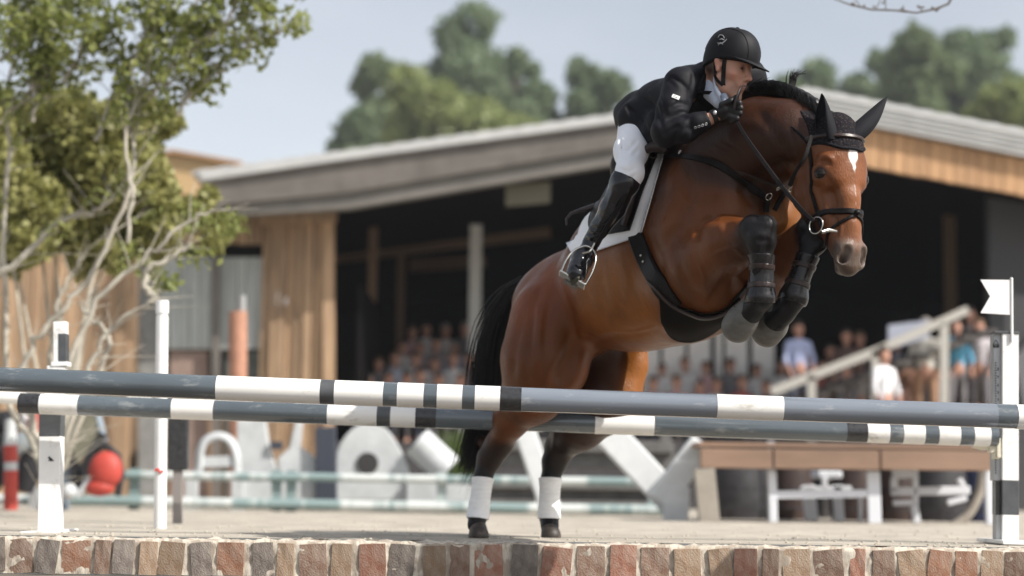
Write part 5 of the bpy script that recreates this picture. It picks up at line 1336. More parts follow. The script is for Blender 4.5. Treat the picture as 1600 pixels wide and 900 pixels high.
ring('bit_ring', bit_c, .036, .0026, Vector((-.7, -.6, .1)), steel_m, bridle, 1.0, 28)
bt_ = MB(); bt_.tube([bit_c + Vector((.02, -.01, -.03)), bit_c + Vector((.05, 0, -.02)), bit_c + Vector((.09, .03, -.02))], [.009, .010, .007], 10); bt_.build('bit_mouthpiece', steel_m, bridle, smooth=True)
strap('rein', [(1150, 188, 7.56), (1166, 215, 7.50), (1192, 252, 7.44), (1222, 292, 7.38), (1250, 325, 7.33), (1272, 346, 7.29)], [6, 6, 7, 7, 7, 6], leather_m, bridle, th=.003, cast=False, n=40)
strap('bridle_hanger', [(1268, 212, 7.36), (1258, 245, 7.33), (1243, 268, 7.36), (1234, 290, 7.42)], [7, 6, 6, 8], leather_m, bridle, th=.004, cast=False, n=24)

# ---- mane, forelock and tail as tapering locks
def locks(name, roots, parent, m, seg=6, wd=.004, sides=3):
    mb = MB()
    for pts, w_ in roots:
        P = [Vector(p) for p in spline([tuple(q) for q in pts], seg)]
        rad = [w_ * (1 - .85 * (i / (seg - 1)) ** 1.6) for i in range(seg)]
        mb.tube(P, rad, sides, cap=False)
    return mb.build(name, m, parent, smooth=True)
crest = [at(*p) for p in ((1118, 186, 7.98), (1150, 152, 7.90), (1180, 136, 7.84), (1215, 132, 7.78), (1245, 142, 7.70), (1272, 158, 7.62), (1297, 178, 7.55))]
cs = [Vector(p) for p in spline([tuple(p) for p in crest], 60)]
mf = Field()
for a, b, i in zip(cs, cs[1:], range(60)): 
    if i % 4 == 0: mf.cone(a - Vector((0, 0.01, .036)), cs[min(i + 4, 59)] - Vector((0, 0.01, .036)), .040 - .012 * (i > 48), .040 - .012 * (i > 44), .02)
f, lo, hh, ax = mf.grid(.006); v, q = nets(f, lo, hh, 1)
mane = skin_obj('mane', wobble(v, .008, 24), q, hair_m, horse)
roots = []
for k in range(2600):
    i = random.randint(0, 57); a = cs[i] + (cs[i + 1] - cs[i]) * random.random(); t = (cs[i + 2 if i < 58 else 59] - cs[i]).normalized()
    side = LAT * random.uniform(-1.25, 1) * .040
    s0 = a + side * .5 + Vector((0, 0, random.uniform(-.015, .006))) - t * .01
    s1 = s0 + t * random.uniform(.03, .06) + side * .6 + Vector((0, 0, random.uniform(-.01, .012)))
    s2 = s1 + t * random.uniform(.03, .06) + side + Vector((0, 0, random.uniform(-.05, -.005)))
    roots.append(((s0, s1, s2), random.uniform(.0010, .0024)))
for k in range(60):                                             # tuft standing up off the crest
    a = at(1236 + random.gauss(0, 3), 142, 7.72); q = random.uniform(-1, 1)
    roots.append(((a, a + Vector((.004 + q * .01, 0, .04)), a + Vector((.012 + q * .02, q * .01, .075)), a + Vector((.035 + q * .045, q * .02, .08 + .025 * random.random()))), .0016))
locks('lock', roots, mane, hair_m, 5)
mane.children[0]['kind'] = 'stuff'
roots = []
tailp = [(836, 428, 9.18), (808, 450, 9.28), (784, 490, 9.34), (771, 540, 9.36), (766, 600, 9.36), (758, 650, 9.36), (742, 700, 9.36), (728, 745, 9.34)]
TP = [at(*p) for p in tailp]
for k in range(1500):
    q = random.random() * .6; ln = random.uniform(.35, .98)
    n = 7; P = []
    ox, oy = random.gauss(0, 1), random.gauss(0, 1)
    for j in range(n):
        u = min(1, q + (1 - q) * ln * j / (n - 1)) * 7; i = min(int(u), 6); p = TP[i] + (TP[i + 1] - TP[i]) * (u - i)
        sp = .018 + .040 * math.sin(min(1, (u / 7) ** .7) * math.pi * .72)
        P.append(p + Vector((ox * sp * .75 + math.sin(u * 1.7 + oy * 3) * .006, oy * sp, math.sin(ox * 4 + u) * .004)))
    roots.append((P, random.uniform(.0014, .0040)))
for k in range(420):                                            # thin fringe at the end of the tail
    p = TP[5] + rv(.02); e = at(728 + random.gauss(6, 12), 735 + random.gauss(0, 14), 9.34 + random.gauss(0, .04))
    roots.append(((p, (p + e) / 2 + rv(.02), e), .0016))
tl = locks('tail', roots, horse, hair_m, 9)
# ================================================================== THE RIDER
skin_m = mat('skin', (0.50, 0.27, 0.19), rough=0.5, attr='coat', bump=0.1, bscale=150)
skin_m.node_tree.nodes['Principled BSDF'].inputs['Subsurface Weight'].default_value = 0.12
skin_m.node_tree.nodes['Principled BSDF'].inputs['Subsurface Radius'].default_value = (0.02, 0.008, 0.004)
jacket_m = mat('black_show_jacket', (0.006, 0.006, 0.009), rough=0.62, spec=.20, bump=0.35, bscale=320, var=0.3, vscale=9)
breech_m = mat('white_breeches', (0.86, 0.88, 0.93), rough=0.75, bump=0.3, bscale=200)
shirt_m = mat('pale_blue_shirt', (0.62, 0.68, 0.80), rough=0.8)
tie_m = mat('patterned_tie', (0.45, 0.50, 0.6), rough=0.6, var=1, vscale=220, color2=(0.06, 0.09, 0.16))
boot_m = mat('polished_boot', (0.007, 0.008, 0.011), rough=0.2, spec=0.4, coat=0.25, bump=0.10, bscale=30, rvar=.06)
glove_m = mat('leather_glove', (0.011, 0.010, 0.011), rough=0.38, spec=.35, bump=0.4, bscale=260)
helmet_m = mat('helmet_shell', (0.007, 0.007, 0.009), rough=0.6, spec=.2, bump=0.2, bscale=420)
silver_m = mat('silver_print', (0.42, 0.42, 0.43), rough=0.35, metal=0.7)
hairr_m = mat('dark_brown_hair', (0.03, 0.02, 0.014), rough=0.6)

B = Field(); SK = (0.50, 0.27, 0.19)
B.px([(1008, 192, 8.30, 26), (1034, 172, 8.16, 32), (1082, 150, 7.96, 42), (1098, 140, 7.90, 38)], .05, SK)
B.px([(1066, 136, 7.74, 22), (1110, 128, 7.86, 24), (1166, 122, 8.03, 21)], .04, SK)
B.px([(1108, 132, 7.86, 19), (1128, 122, 7.76, 18)], .03, SK)
B.px([(1064, 134, 7.72, 24), (1050, 172, 7.68, 20), (1040, 208, 7.66, 17)], .03, SK)
B.px([(1040, 209, 7.66, 18), (1066, 204, 7.63, 17), (1092, 192, 7.61, 12), (1116, 183, 7.60, 9.5)], .02, SK)
B.px([(1167, 124, 8.03, 22), (1188, 172, 8.06, 17)], .03, SK); B.px([(1188, 172, 8.06, 16), (1165, 180, 7.86, 10)], .02, SK)
B.px([(1002, 206, 8.20, 26), (987, 235, 8.05, 24), (983, 272, 7.93, 18)], .04, SK)
B.px([(983, 274, 7.93, 19), (955, 325, 8.00, 18), (920, 382, 8.08, 10)], .02, SK)
B.px([(921, 386, 8.10, 11), (907, 412, 8.02, 12), (898, 432, 7.93, 9)], .015, SK)
B.px([(1030, 205, 8.50, 32), (1075, 262, 8.50, 24), (1100, 285, 8.42, 19)], .04, SK)
B.px([(1100, 287, 8.42, 19), (1070, 340, 8.52, 17), (1035, 400, 8.6, 10)], .02, SK); B.px([(1035, 402, 8.6, 11), (1020, 440, 8.45, 9)], .015, SK)
# head frame: f forward, s to its right, u up
RO = at(1139, 110, 7.70)
rf = Vector((0.77, -0.61, -0.20)).normalized(); ru = (Vector((0.10, -0.02, 1)) - rf * Vector((0.10, -0.02, 1)).dot(rf)).normalized(); rs = rf.cross(ru).normalized()
if rs.y > 0: rs = -rs
RS = 1.06
def rp(f, s, u): return RO + (rf * f + rs * s + ru * u) * RS
def rh(F_, pts, k=.015, color=SK, neg=False, flat=None):
    if len(pts) == 1: pts = pts * 2
    for a, b in zip(pts, pts[1:]): F_.cone(rp(*a[:3]), rp(*b[:3]), a[3] * RS, b[3] * RS, k, color, flat, neg)
LIPC, BEARD, BROW = (0.40, 0.17, 0.13), (0.26, 0.15, 0.11), (0.05, 0.03, 0.02)
B.cone(at(1122, 128, 7.80), rp(-.01, 0, -.04), .052, .055, .02, SK)
rh(B, [(-.035, 0, .03, .082), (.01, 0, .035, .080)], .02, flat=(tuple(rs), 1.12))
rh(B, [(.03, 0, 0, .066), (.042, 0, -.05, .050)], .03, flat=(tuple(rs), 1.08))
rh(B, [(.045, 0, -.085, .036), (.066, 0, -.112, .019)], .02, BEARD)
for s in (1, -1):
    rh(B, [(-.004, s * .050, -.045, .020), (.018, s * .044, -.082, .017), (.060, s * .014, -.112, .013)], .02, SK)
    rh(B, [(.052, s * .038, -.022, .023)], .02, (0.55, 0.27, 0.19))
    rh(B, [(.078, s * .016, .030, .010), (.066, s * .044, .028, .009)], .012, SK)
    rh(B, [(.094, s * .012, -.036, .0085)], .008, SK)
    rh(B, [(.082, s * .029, .004, .014)], .012, None, True)
    rh(B, [(.074, s * .030, .0105, .0125), (.074, s * .030, -.001, .0115)], .003, SK)
    rh(B, [(-.006, s * .074, .010, .012), (-.012, s * .080, .022, .014), (-.004, s * .078, -.018, .009)], .008, (0.55, 0.27, 0.2))
    rh(B, [(.000, s * .088, .008, .007), (.0, s * .088, -.004, .005)], .006, None, True)
    rh(B, [(.101, s * .007, -.044, .0035)], .003, None, True)
rh(B, [(.084, 0, .018, .0085), (.098, 0, -.004, .0085), (.112, 0, -.030, .0105)], .012, (0.56, 0.28, 0.2))
rh(B, [(.088, 0, -.058, .0085), (.080, .017, -.064, .005)], .006, LIPC); rh(B, [(.088, 0, -.058, .0085), (.080, -.017, -.064, .005)], .006, LIPC)
rh(B, [(.086, 0, -.074, .008), (.079, .015, -.070, .005)], .006, LIPC); rh(B, [(.086, 0, -.074, .008), (.079, -.015, -.070, .005)], .006, LIPC)
rh(B, [(.094, .012, -.066, .002), (.094, -.012, -.066, .002)], .004, None, True)
# near hand: palm and curled fingers
HB = [((1118, 182, 7.60), (1136, 174, 7.58), .021, .023)]
hd = Field()
def hpx(a, b, ra, rb, k=.006): 
    for Fd in (B, hd): Fd.cone(at(*a), at(*b), ra, rb, k, SK)
hpx((1116, 182, 7.60), (1133, 172, 7.57), .019, .024, .012); hpx((1126, 180, 7.60), (1140, 178, 7.58), .018, .020, .012)
for i, (kx, ky, ex, ey, tx, ty) in enumerate(((1140, 159, 1155, 161, 1157, 171), (1144, 166, 1157, 169, 1154, 179), (1143, 174, 1156, 177, 1150, 186), (1139, 181, 1151, 185, 1143, 190))):
    y0 = 7.555 + i * .004
    hpx((kx - 8, ky + 4, y0 + .02), (kx, ky, y0), .013, .0125); hpx((kx, ky, y0), (ex, ey, y0 - .012), .0120, .0110); hpx((ex, ey, y0 - .012), (tx, ty, y0 + .005), .0110, .0100)
hpx((1128, 164, 7.56), (1142, 158, 7.545), .013, .0125); hpx((1142, 158, 7.545), (1150, 152, 7.55), .0115, .0100)
# other hand on the far side of the crest
for i in range(4):
    a = (1160 + i * 3, 176 + i * 4, 7.84); B.cone(at(*a), at(a[0] + 14, a[1] - 2, 7.80), .011, .010, .006, SK)
B.cone(at(1158, 180, 7.87), at(1166, 184, 7.84), .022, .022, .012, SK)

rider = thing('person', 'rider in black jacket, helmet and boots with white breeches leaning over the horse neck', 'rider', at(1003, 188, 8.30))
f, lo, hh, ax = B.grid(0.0065)
rlo = np.min([np.array(rp(a, b, c)) for a in (-.13, .14) for b in (-.1, .1) for c in (-.15, .13)], 0)
V_, Q_ = nets(f, lo, hh, 1)
BC = B.colors(V_, .006)
rl = np.stack([(V_ - np.array(RO)) @ np.array(a) for a in (rf, rs, ru)], 1) / RS
isface = (np.abs(rl[:, 1]) < .1) & (rl[:, 0] > -.13) & (rl[:, 0] < .13) & (np.abs(rl[:, 2]) < .14)
def fpaint(c, r, colr, amt=1):
    global BC
    d = np.linalg.norm(rl - np.array(c), axis=1); e = (np.clip((r - d) / (r * .6), 0, 1) * amt)[:, None]; BC = BC * (1 - e) + np.array([colr]) * e
for s in (1, -1):
    fpaint((.05, s * .045, -.03), .03, (.58, .24, .17), .5)
    fpaint((.06, s * .03, -.085), .035, (.27, .15, .11), .45)
    fpaint((.082, s * .028, .008), .019, (.16, .075, .05), .7); fpaint((.079, s * .030, .006), .0105, (.015, .008, .006), .95); fpaint((.088, s * .010, -.066), .006, (.12, .04, .03), .9); fpaint((.09, s * .006, -.05), .016, (.30, .15, .11), .5); fpaint((.02, s * .06, -.06), .035, (.30, .16, .12), .5); fpaint((.076, s * .022, .030), .012, BROW, .9); fpaint((.070, s * .036, .031), .011, BROW, .8)  # eye-socket shade below the visor painted in, with mouth line, stubble and brows
    fpaint((-.005, s * .07, .045), .034, (.035, .022, .016), .95); fpaint((-.055, s * .05, .0), .055, (.035, .022, .016), .95); fpaint((-.03, s * .06, -.03), .022, (.06, .035, .025), .8); fpaint((.014, s * .066, -.005), .016, (.06, .035, .025), .7)
fpaint((.1, 0, -.0665), .006, (.10, .035, .03), .8); fpaint((.085, 0, -.095), .02, (.27, .15, .11), .4)
V_, _ = press(V_, Q_, [(-.0035, 2.2, [(1161, 121), (1157, 127), (1155, 133)]), (-.004, 4, [(1138, 122), (1147, 132), (1152, 142)]), (-.003, 2, [(1152, 104), (1158, 106), (1166, 104)]), (.003, 3, [(1134, 112), (1146, 115), (1154, 116)]), (-.002, 1.6, [(1156, 134), (1164, 133)])])
skin_obj('body', V_, Q_, skin_m, rider, BC)
for s in (1, -1):
    e = MB(); e.ball(rp(.0755, s * .030, .0045), .0105, 12, 8); e.build('eye', mat('eye', (.08, .05, .04), rough=.1), rider, smooth=True)

def shell(name, field, off, m, h, lo, hi, cut, parent, blur=1, amp=0, freq=12, seed=0, folds=None):
    f, lo, hh, ax = field.grid(h, lo, hi)
    X, Y, Z = np.meshgrid(*ax, indexing='ij', sparse=False)
    v = np.maximum(f - off, cut(X, Y, Z)).astype(np.float32)
    V_, Q_ = nets(v, lo, hh, blur)
    if amp: V_ = wobble(V_, amp, freq, seed)
    if folds: V_, _ = press(V_, Q_, folds)
    return skin_obj(name, V_, Q_, m, parent)
def halfspace(p, n):            # negative inside: keep where (x-p).n < 0
    p = np.array(p); n = np.array(Vector(n).normalized())
    return lambda X, Y, Z: (X - p[0]) * n[0] + (Y - p[1]) * n[1] + (Z - p[2]) * n[2]
# jacket: its own fuller cut over torso and arms
J = Field()
J.px([(1003, 181, 8.30, 41), (1034, 168, 8.16, 41), (1082, 150, 7.96, 46), (1102, 139, 7.88, 38)], .05)
J.px([(1066, 132, 7.74, 26), (1104, 124, 7.86, 25), (1140, 120, 7.95, 25), (1172, 117, 8.03, 23)], .035)
J.px([(1064, 133, 7.72, 29), (1050, 172, 7.67, 24), (1041, 206, 7.65, 22)], .025)
J.px([(1040, 207, 7.65, 24), (1068, 202, 7.62, 22), (1090, 192, 7.60, 17), (1106, 186, 7.59, 14)], .018)
J.px([(1172, 120, 8.03, 24), (1190, 170, 8.06, 21)], .03); J.px([(1190, 170, 8.06, 20), (1172, 182, 7.9, 14)], .02)
J.px([(982, 186, 8.30, 20), (972, 178, 8.34, 13)], .05)                       # short tails lifting behind
J.px([(1010, 200, 8.12, 30), (1030, 222, 8.02, 19)], .04); J.px([(994, 186, 8.16, 31)], .03)
J.px([(1034, 196, 8.00, 28)], .05)
# creases
for a in (([(1030, 150, 7.80, 5), (1050, 158, 7.64, 4)]), ([(1066, 160, 7.60, 3.5), (1040, 178, 7.58, 3)]), ([(1068, 182, 7.56, 3), (1040, 190, 7.55, 3)]), ([(1062, 196, 7.54, 3), (1052, 226, 7.56, 3)]), ([(1078, 186, 7.55, 3), (1078, 214, 7.56, 3)]),
          ([(1000, 150, 8.02, 4), (1020, 200, 7.88, 4)]), ([(980, 165, 8.1, 3), (1000, 205, 8.0, 3)]), ([(1085, 120, 7.66, 4), (1080, 165, 7.62, 4)]), ([(1044, 124, 7.66, 3), (1070, 150, 7.56, 3)])):
    J.px(a, .014, None, None, True)
jl, ju = J.bounds()
cuffp, cuffn = at(1108, 185, 7.59), at(1120, 181, 7.59) - at(1100, 188, 7.60)
c1 = halfspace(cuffp, cuffn); neckp = at(1112, 118, 7.82)
def jcut(X, Y, Z):
    v = c1(X, Y, Z); v = np.where((X < at(1095, 190, 7.6).x - .02) | (Z > at(1100, 160, 7.6).z) | (Y > 7.68), -1, v)
    d = np.sqrt((X - neckp.x) ** 2 + (Y - neckp.y) ** 2 + (Z - neckp.z) ** 2)
    return v
# open front: hollow for the collar
J.px([(1122, 122, 7.74, 19), (1132, 150, 7.66, 15)], .012, None, None, True)
jacket = shell('jacket', J, 0.0, jacket_m, .006, jl - .02, ju + .02, jcut, rider, 1, .004, 14, folds=[(-.007, 3.5, [(1042, 172), (1060, 161), (1080, 166)]), (.005, 3.5, [(1040, 180), (1060, 170), (1078, 175)]), (-.007, 3.5, [(1038, 190), (1058, 181), (1076, 184)]), (-.008, 4, [(1034, 216), (1048, 202), (1064, 194)]), (-.006, 3, [(1050, 226), (1056, 210), (1068, 196)]), (-.006, 3, [(1066, 224), (1070, 208), (1076, 194)]), (-.005, 3, [(1086, 214), (1084, 198)]), (.004, 3, [(1076, 220), (1078, 204)]), (-.009, 3.5, [(1044, 118), (1060, 126), (1078, 144), (1083, 168)]), (-.008, 4, [(998, 148), (1024, 168), (1036, 204)]), (.006, 5, [(990, 152), (1014, 176), (1026, 208)]), (-.008, 3, [(975, 166), (998, 180), (1014, 208)]), (-.007, 4, [(1024, 134), (1036, 158), (1040, 186)]), (.005, 4, [(1012, 140), (1028, 160)]), (-.005, 3, [(984, 158), (1004, 196)])])
# collar, shirt, tie
sh = Field(); sh.px([(1113, 128, 7.80, 17), (1124, 146, 7.72, 13)], .02); sh.px([(1112, 140, 7.78, 18), (1124, 158, 7.70, 12)], .02)
f, lo, hh, ax = sh.grid(.005); v, q = nets(f, lo, hh, 1); skin_obj('shirt', v, q, shirt_m, rider)
cl = MB()
for pl in (((1115, 116, 7.69), (1118, 132, 7.665), (1126, 146, 7.645), (1134, 150, 7.64)),):
    P = [at(*p) for p in pl]; Pd = [at(p[0] - 1, p[1] + 12, p[2] + .0) for p in pl]
    n = len(P); cl.add(P + Pd + [p + Vector((.004, .006, 0)) for p in P] + [p + Vector((.004, .006, 0)) for p in Pd],
           [(i, i + 1, n + i + 1, n + i) for i in range(n - 1)] + [(2 * n + i + 1, 2 * n + i, 3 * n + i, 3 * n + i + 1) for i in range(n - 1)] + [(i, 2 * n + i, 2 * n + i + 1, i + 1) for i in range(n - 1)] + [(n + i + 1, 3 * n + i + 1, 3 * n + i, n + i) for i in range(n - 1)])
cl.build('shirt_collar', shirt_m, rider, smooth=True)
tf = Field(); tf.px([(1131, 151, 7.64, 6), (1133, 160, 7.635, 5), (1128, 168, 7.64, 7)], .01); f, lo, hh, ax = tf.grid(.003); v, q = nets(f, lo, hh, 1); skin_obj('tie', v, q, tie_m, rider)
# lapel and jacket trim
lp = MB(); P1 = [(1108, 112), (1104, 130), (1106, 150), (1116, 168), (1122, 180)]; P2 = [(1100, 116), (1090, 134), (1090, 152), (1104, 170), (1118, 184)]
lbv = BVHTree.FromPolygons([tuple(v.co) for v in jacket.data.vertices], [tuple(p.vertices) for p in jacket.data.polygons])
def jhit(px, py, off=.003):
    d = ray(px, py); r = lbv.ray_cast(CO, d)
    if r[0] is None: r = lbv.find_nearest(at(px, py, 7.7))
    return r[0] - d * off, r[1]
A1 = [jhit(p[0], p[1], .008)[0] for p in spline(P1, 12)]; A2 = [jhit(p[0], p[1], .004)[0] for p in spline(P2, 12)]
lp.add(A1 + A2 + [p + Vector((0, .006, 0)) for p in A1] + [p + Vector((0, .006, 0)) for p in A2], [(i, i + 1, 12 + i + 1, 12 + i) for i in range(11)] + [(24 + i, i, i + 1, 24 + i + 1)[::-1] for i in range(11)] + [(12 + i, 12 + i + 1, 36 + i + 1, 36 + i) for i in range(11)])
lp.build('lapel', plain_black_m, jacket, smooth=True)
for k_ in range(4):                                             # four cuff buttons
    c_, n_ = jhit(1086.5 + k_ * 5.6, 199.5 - k_ * 1.9, .003); ring('cuff_button', c_, .0052, .0014, n_, silver_m, jacket, n=12)
# sleeve patch
c_, n_ = jhit(1056, 151.5, .004); tdir = Vector((.9, 0, -.42)); tdir = (tdir - n_ * tdir.dot(n_)).normalized(); sdir = n_.cross(tdir)
sp = MB(); sp.bar(c_ - tdir * .017, c_ + tdir * .017, .019, .003, up=n_); pt = sp.build('sleeve_patch', mat('white_patch', (.72, .72, .72), rough=.6), jacket)
lg = MB()
for k_, dx in enumerate((-.008, -.001, .007)):
    cc = c_ + n_ * .0022 + tdir * dx
    lg.tube([cc + (tdir * math.cos(a) * .0035 + sdir * math.sin(a) * .0055) for a in np.linspace(.4 + k_, 5.2 + k_, 10)], .0008, 5)
lg.build('emblem', plain_black_m, pt)
# glove, wrist strap
g_lo, g_hi = hd.bounds()
gl = shell('glove', hd, .0018, glove_m, .0035, g_lo - .02, g_hi + .02, halfspace(at(1116, 183, 7.6), at(1100, 188, 7.6) - at(1120, 181, 7.6)), rider, 1)
wr = box_region_cover('glove_cuff', at(1112, 184.5, 7.60), at(1119, 181.5, 7.60), .04, .006, glove_m, .003, B, gl)
wb = MB(); wb.ball(at(1117, 176, 7.555), .009, 10, 6, sc=(1, .5, 1.2)); wb.build('glove_snap', silver_m, gl, smooth=True)
wp = thing('riding_crop', 'black leather tip of the riding crop held upright at the rider chin', 'crop', at(1148, 165, 7.54))
wm = MB(); wm.tube([at(1146, 172, 7.535), at(1150, 156, 7.53), at(1155, 144, 7.535), at(1158, 137, 7.55)], [.009, .0115, .0085, .005], 10, flat=.5); wm.build('handle', leather_m, wp, smooth=True)
wm = MB()
for k_ in range(7): wm.tube([at(1157 + random.gauss(0, 2), 136 + random.gauss(0, 2), 7.57), at(1163 + random.gauss(0, 3), 134 + random.gauss(0, 3), 7.57), at(1166 + random.gauss(0, 2), 140 + random.gauss(0, 4), 7.57)], .0012, 4)
wm.build('tassel', brown_leather_m, wp)
# breeches
PB = Field()
PB.px([(1005, 200, 8.28, 35), (1030, 190, 8.18, 28)], .05); PB.px([(999, 204, 8.20, 35), (986, 236, 8.04, 25), (984, 270, 7.92, 20), (975, 292, 7.93, 19)], .045)
PB.px([(1030, 205, 8.50, 34), (1075, 262, 8.50, 26), (1100, 292, 8.42, 21)], .04)
PB.px([(1004, 205, 7.95, 2), (985, 226, 7.86, 2)], .01, None, None, True); PB.px([(975, 262, 7.80, 2), (996, 256, 7.80, 2)], .01, None, None, True)
PB.px([(968, 215, 8.0, 2), (975, 245, 7.95, 2)], .01, None, None, True)
f, lo, hh, ax = PB.grid(.0065); v, q = nets(f, lo, hh, 1); v, _ = press(v, q, [(-.005, 3, [(974, 212), (986, 236)]), (-.006, 3, [(998, 216), (984, 232), (970, 240)]), (-.006, 3, [(1000, 230), (986, 246), (972, 252)]), (-.005, 2.5, [(966, 262), (982, 268), (996, 260)]), (-.004, 2.5, [(970, 274), (984, 279), (994, 272)]), (.004, 4, [(990, 238), (978, 262)])]); skin_obj('breeches', v, q, breech_m, rider)
# boots
def boot(top, path, foot, name='riding_boot'):
    T = Field(); T.px(path, .02); T.px(foot, .014)
    f, lo, hh, ax = T.grid(.0045); X, Y, Z = np.meshgrid(*ax, indexing='ij')
    a, b = at(*top[0]), at(*top[1]); cut = halfspace(a, b - a)
    v, q = nets(np.maximum(f, cut(X, Y, Z)).astype(np.float32), lo, hh, 3)
    v, _ = press(wobble(v, .0035, 22), q, [(-.006, 3, [(912, 372), (924, 377), (936, 372)]), (-.006, 3, [(916, 362), (928, 367), (942, 362)]), (-.005, 3, [(920, 352), (934, 358), (948, 350)]), (-.004, 3, [(950, 318), (962, 326), (972, 318)]), (.003, 2.5, [(960, 290), (944, 335), (926, 372)]), (-.005, 3, [(898, 412), (908, 416), (916, 410)]), (-.004, 2.5, [(902, 402), (912, 404), (920, 398)])])
    return skin_obj(name, v, q, boot_m, rider)
bo = boot(((976, 276, 7.93), (988, 252, 7.93)), [(990, 250, 7.92, 22), (976, 286, 7.92, 22), (958, 325, 7.98, 20), (938, 355, 8.03, 15), (922, 380, 8.07, 12.5)],
     [(922, 384, 8.09, 13), (909, 406, 8.02, 17), (900, 427, 7.94, 16)])
hl = MB(); hl.bar(at(926, 402, 8.10), at(916, 408, 8.09), .05, .025, up=Vector((.3, .5, -.8))); bevel(hl.build('heel', boot_m, bo), .004)
so = MB(); so.tube([at(915, 414, 8.03), at(904, 432, 7.95), at(898, 440, 7.91)], [.034, .040, .028], 12, flat=.35); so.build('sole', mat('boot_sole', (.05, .048, .03), rough=.7), bo, smooth=True)
boot(((1100, 290, 8.42), (1108, 262, 8.42)), [(1104, 275, 8.42, 22), (1096, 300, 8.42, 21), (1070, 345, 8.52, 18), (1036, 400, 8.6, 12)], [(1036, 402, 8.6, 13), (1020, 440, 8.45, 11)])
strap('spur', [(929, 380, 7.98), (922, 392, 7.96), (910, 396, 7.97)], [3, 3, 3], steel_m, rider, th=.003, cast=False)
# stirrup
stp = thing('stirrup', None, None)
for k_ in ('label', 'category', 'group'):
    if k_ in stp: del stp[k_]
put(stp, horse)
ir = MB(); P = [at(*p) for p in spline([(878, 423, 7.96), (884, 408, 7.97), (895, 393, 7.99), (908, 386, 8.0), (918, 385, 8.0), (928, 392, 8.0), (931, 404, 7.98), (926, 424, 7.96), (914, 446, 7.94)], 40)]
ir.tube(P, .0055, 8); ir.build('stirrup_iron', steel_m, stp, smooth=True)
tr = MB(); tr.bar(at(874, 426, 7.95), at(914, 448, 7.93), .055, .010, up=Vector((-.2, .35, 1))); o_t = tr.build('stirrup_tread', steel_m, stp); bevel(o_t, .003)
tr = MB(); tr.bar(at(882, 438, 7.98), at(902, 449, 7.97), .035, .012, up=Vector((-.2, .35, 1))); bevel(tr.build('tread_grip', mat('rubber_grip', (.13, .13, .12), rough=.7), stp), .003)
strap('stirrup_leather', [(932, 384, 7.99), (950, 352, 7.94), (968, 322, 7.90), (980, 300, 7.88)], [8, 7, 7], leather_m, stp, th=.004, cast=False)
# helmet
HM = Field(); rh(HM, [(-.010, 0, .080, .103), (.022, 0, .078, .100)], .02, flat=(tuple(rs), 1.08)); rh(HM, [(-.024, 0, .03, .098), (.012, 0, .04, .100)], .03, flat=(tuple(rs), 1.08))
hl_, hu_ = HM.bounds()
f, lo, hh, ax = HM.grid(.0045); X, Y, Z = np.meshgrid(*ax, indexing='ij'); D = np.stack([X - RO.x, Y - RO.y, Z - RO.z], -1)
ff, ss, uu = D @ np.array(rf) / RS, D @ np.array(rs) / RS, D @ np.array(ru) / RS
v = np.maximum(f, (.030 + .0 * ff - uu - .035 * np.clip(-ff / .1, 0, 1)))
vv, qq = nets(v.astype(np.float32), lo, hh, 1); helmet = skin_obj('helmet', vv, qq, helmet_m, rider)
pk = MB(); vs = []; nn = 22
for lay in (0, 1):
    for i in range(nn):
        a = (i / (nn - 1) - .5) * R(168)
        r0 = Vector((.098 * math.cos(a), .086 * math.sin(a), .036 + lay * .010)); r1 = Vector((.060 + .124 * math.cos(a) ** .8 if abs(a) < 1.5 else .06, .083 * math.sin(a), .036 - .028 * math.cos(a) + lay * .005))
        vs += [rp(*r0), rp(*((r0 + r1) / 2 + Vector((0, 0, .004)))), rp(*r1)]
fs = []
for lay in (0, 1):
    b = lay * nn * 3
    for i in range(nn - 1):
        for j in range(2):
            q = (b + i * 3 + j, b + i * 3 + j + 1, b + (i + 1) * 3 + j + 1, b + (i + 1) * 3 + j); fs.append(q if lay else q[::-1])
fs += [(i * 3 + 2, (i + 1) * 3 + 2, nn * 3 + (i + 1) * 3 + 2, nn * 3 + i * 3 + 2) for i in range(nn - 1)]
pk.add(vs, fs); pk.build('visor', helmet_m, helmet, smooth=True)
bt = MB(); bt.ball(rp(0, 0, .181), .0085, 10, 6, sc=(1.3, 1.3, .7)); bt.build('top_button', helmet_m, helmet, smooth=True)
hbv = BVHTree.FromPolygons([tuple(p) for p in vv], [tuple(p) for p in qq])
def on_helmet(f_, s_, u_, off):
    c = rp(0, 0, .06); d = (rp(f_, s_, u_) - c).normalized(); r = hbv.ray_cast(c + d * .3, -d)
    return (r[0] + r[1] * off, r[1]) if r[0] is not None else (c + d * .1, d)
for sgn in (1, -1):
    sm = MB(); pts = [on_helmet(.11 * math.cos(a), sgn * (.045 + .012 * math.sin(a)), .04 + .14 * math.sin(a), .0012)[0] for a in np.linspace(.0, 2.9, 22)]
    sm.tube(pts, .0014, 6); sm.build('seam', plain_black_m, helmet, smooth=True)
sm = MB(); pts = [on_helmet(.1 * math.cos(a), .1 * math.sin(a), .042, .001)[0] for a in np.linspace(-1.5, 1.5, 30)]; sm.tube(pts, .002, 6); sm.build('brim_seam', plain_black_m, helmet, smooth=True)
em = MB()
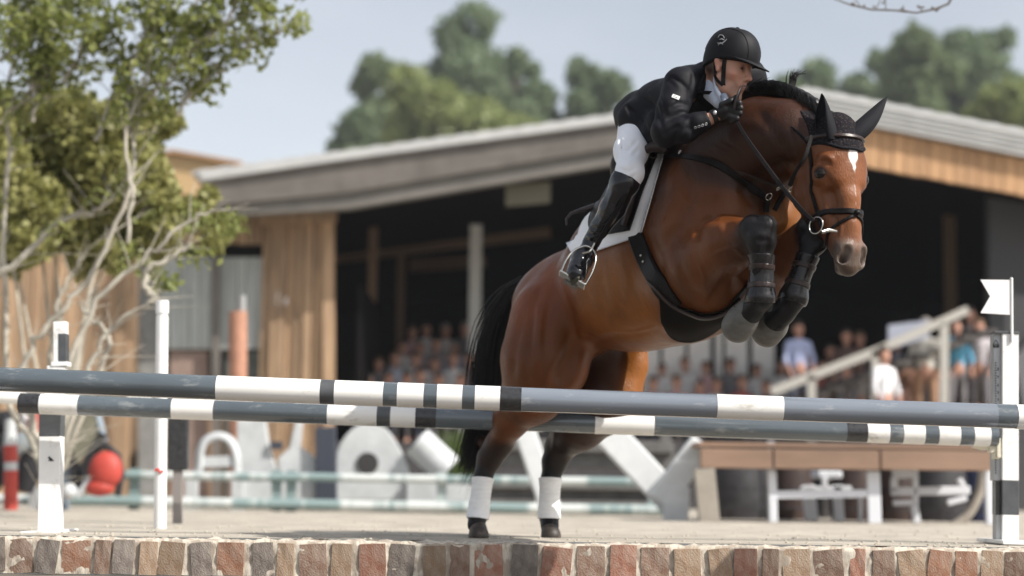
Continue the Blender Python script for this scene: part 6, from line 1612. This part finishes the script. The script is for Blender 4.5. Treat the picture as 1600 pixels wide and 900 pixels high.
for k_, poly in enumerate(([(1122, 59), (1125, 55), (1130, 56), (1132, 60)], [(1124, 62), (1128, 61), (1132, 63)], [(1121, 67), (1126, 68), (1131, 66), (1136, 61)], [(1122, 71), (1126, 67), (1130, 70)])):
    pts = []
    for p in spline(poly, 10):
        d = ray(p[0], p[1]); r = hbv.ray_cast(CO, d)
        if r[0] is not None: pts.append(r[0] + r[1] * .0012)
    if len(pts) > 2: em.tube(pts, [.0012 + .0028 * math.sin(math.pi * i / (len(pts) - 1)) for i in range(len(pts))], 6, flat=.5)
em.build('emblem', silver_m, helmet, smooth=True)
# chin harness
BVR = BVHTree.FromPolygons([tuple(p) for p in V_], [tuple(p) for p in Q_])
def face_strap(name, pts, wd, parent):
    P = spline(pts, 24); ctr = []; nor = []
    for p in P:
        tgt = rp(*p); core = rp(0, 0, p[2]); d = (core - tgt).normalized(); r = BVR.ray_cast(tgt - d * .05, d)
        if r[0] is None: r = (tgt, -d)
        ctr.append(r[0] + r[1] * .003); nor.append(r[1])
    for _ in range(4):
        ctr = [ctr[0]] + [(ctr[i - 1] + ctr[i] * 2 + ctr[i + 1]) / 4 for i in range(1, 23)] + [ctr[-1]]
        nor = [nor[0]] + [(nor[i - 1] + nor[i] * 2 + nor[i + 1]).normalized() for i in range(1, 23)] + [nor[-1]]
    mb = MB(); vs = []
    for i in range(24):
        t = (ctr[min(i + 1, 23)] - ctr[max(i - 1, 0)]).normalized(); s = t.cross(nor[i]).normalized()
        for a, b in ((-1, -1), (-1, 1), (1, 1), (1, -1)): vs.append(ctr[i] + s * a * wd / 2 + nor[i] * b * .002)
    mb.add(vs, [(i * 4 + j, i * 4 + (j + 1) % 4, i * 4 + 4 + (j + 1) % 4, i * 4 + 4 + j) for i in range(23) for j in range(4)]); return mb.build(name, leather_m, parent, smooth=False)
for s in (1, -1):
    face_strap('chin_strap', [(.022, s * .09, .03), (.022, s * .08, -.02), (.028, s * .07, -.07), (.040, s * .04, -.118), (.045, s * .0, -.134)], .019, helmet)
    face_strap('nape_strap', [(-.035, s * .09, .02), (-.03, s * .08, -.03), (.0, s * .075, -.06), (.028, s * .066, -.078)], .014, helmet)
# ================================================================== AIR
hz = MB(); hz.box((0, 78, 19), (430, 240, 41.0)); ho = hz.build('haze', None if False else mat('haze_air', (1, 1, 1)))
hm_ = ho.data.materials[0]; t = hm_.node_tree; t.nodes.clear(); out = t.nodes.new('ShaderNodeOutputMaterial'); pv = t.nodes.new('ShaderNodeVolumePrincipled')
pv.inputs['Color'].default_value = (.86, .90, .96, 1); pv.inputs['Density'].default_value = 0.0004; t.links.new(pv.outputs[0], out.inputs['Volume'])
tag(ho, kind='stuff')
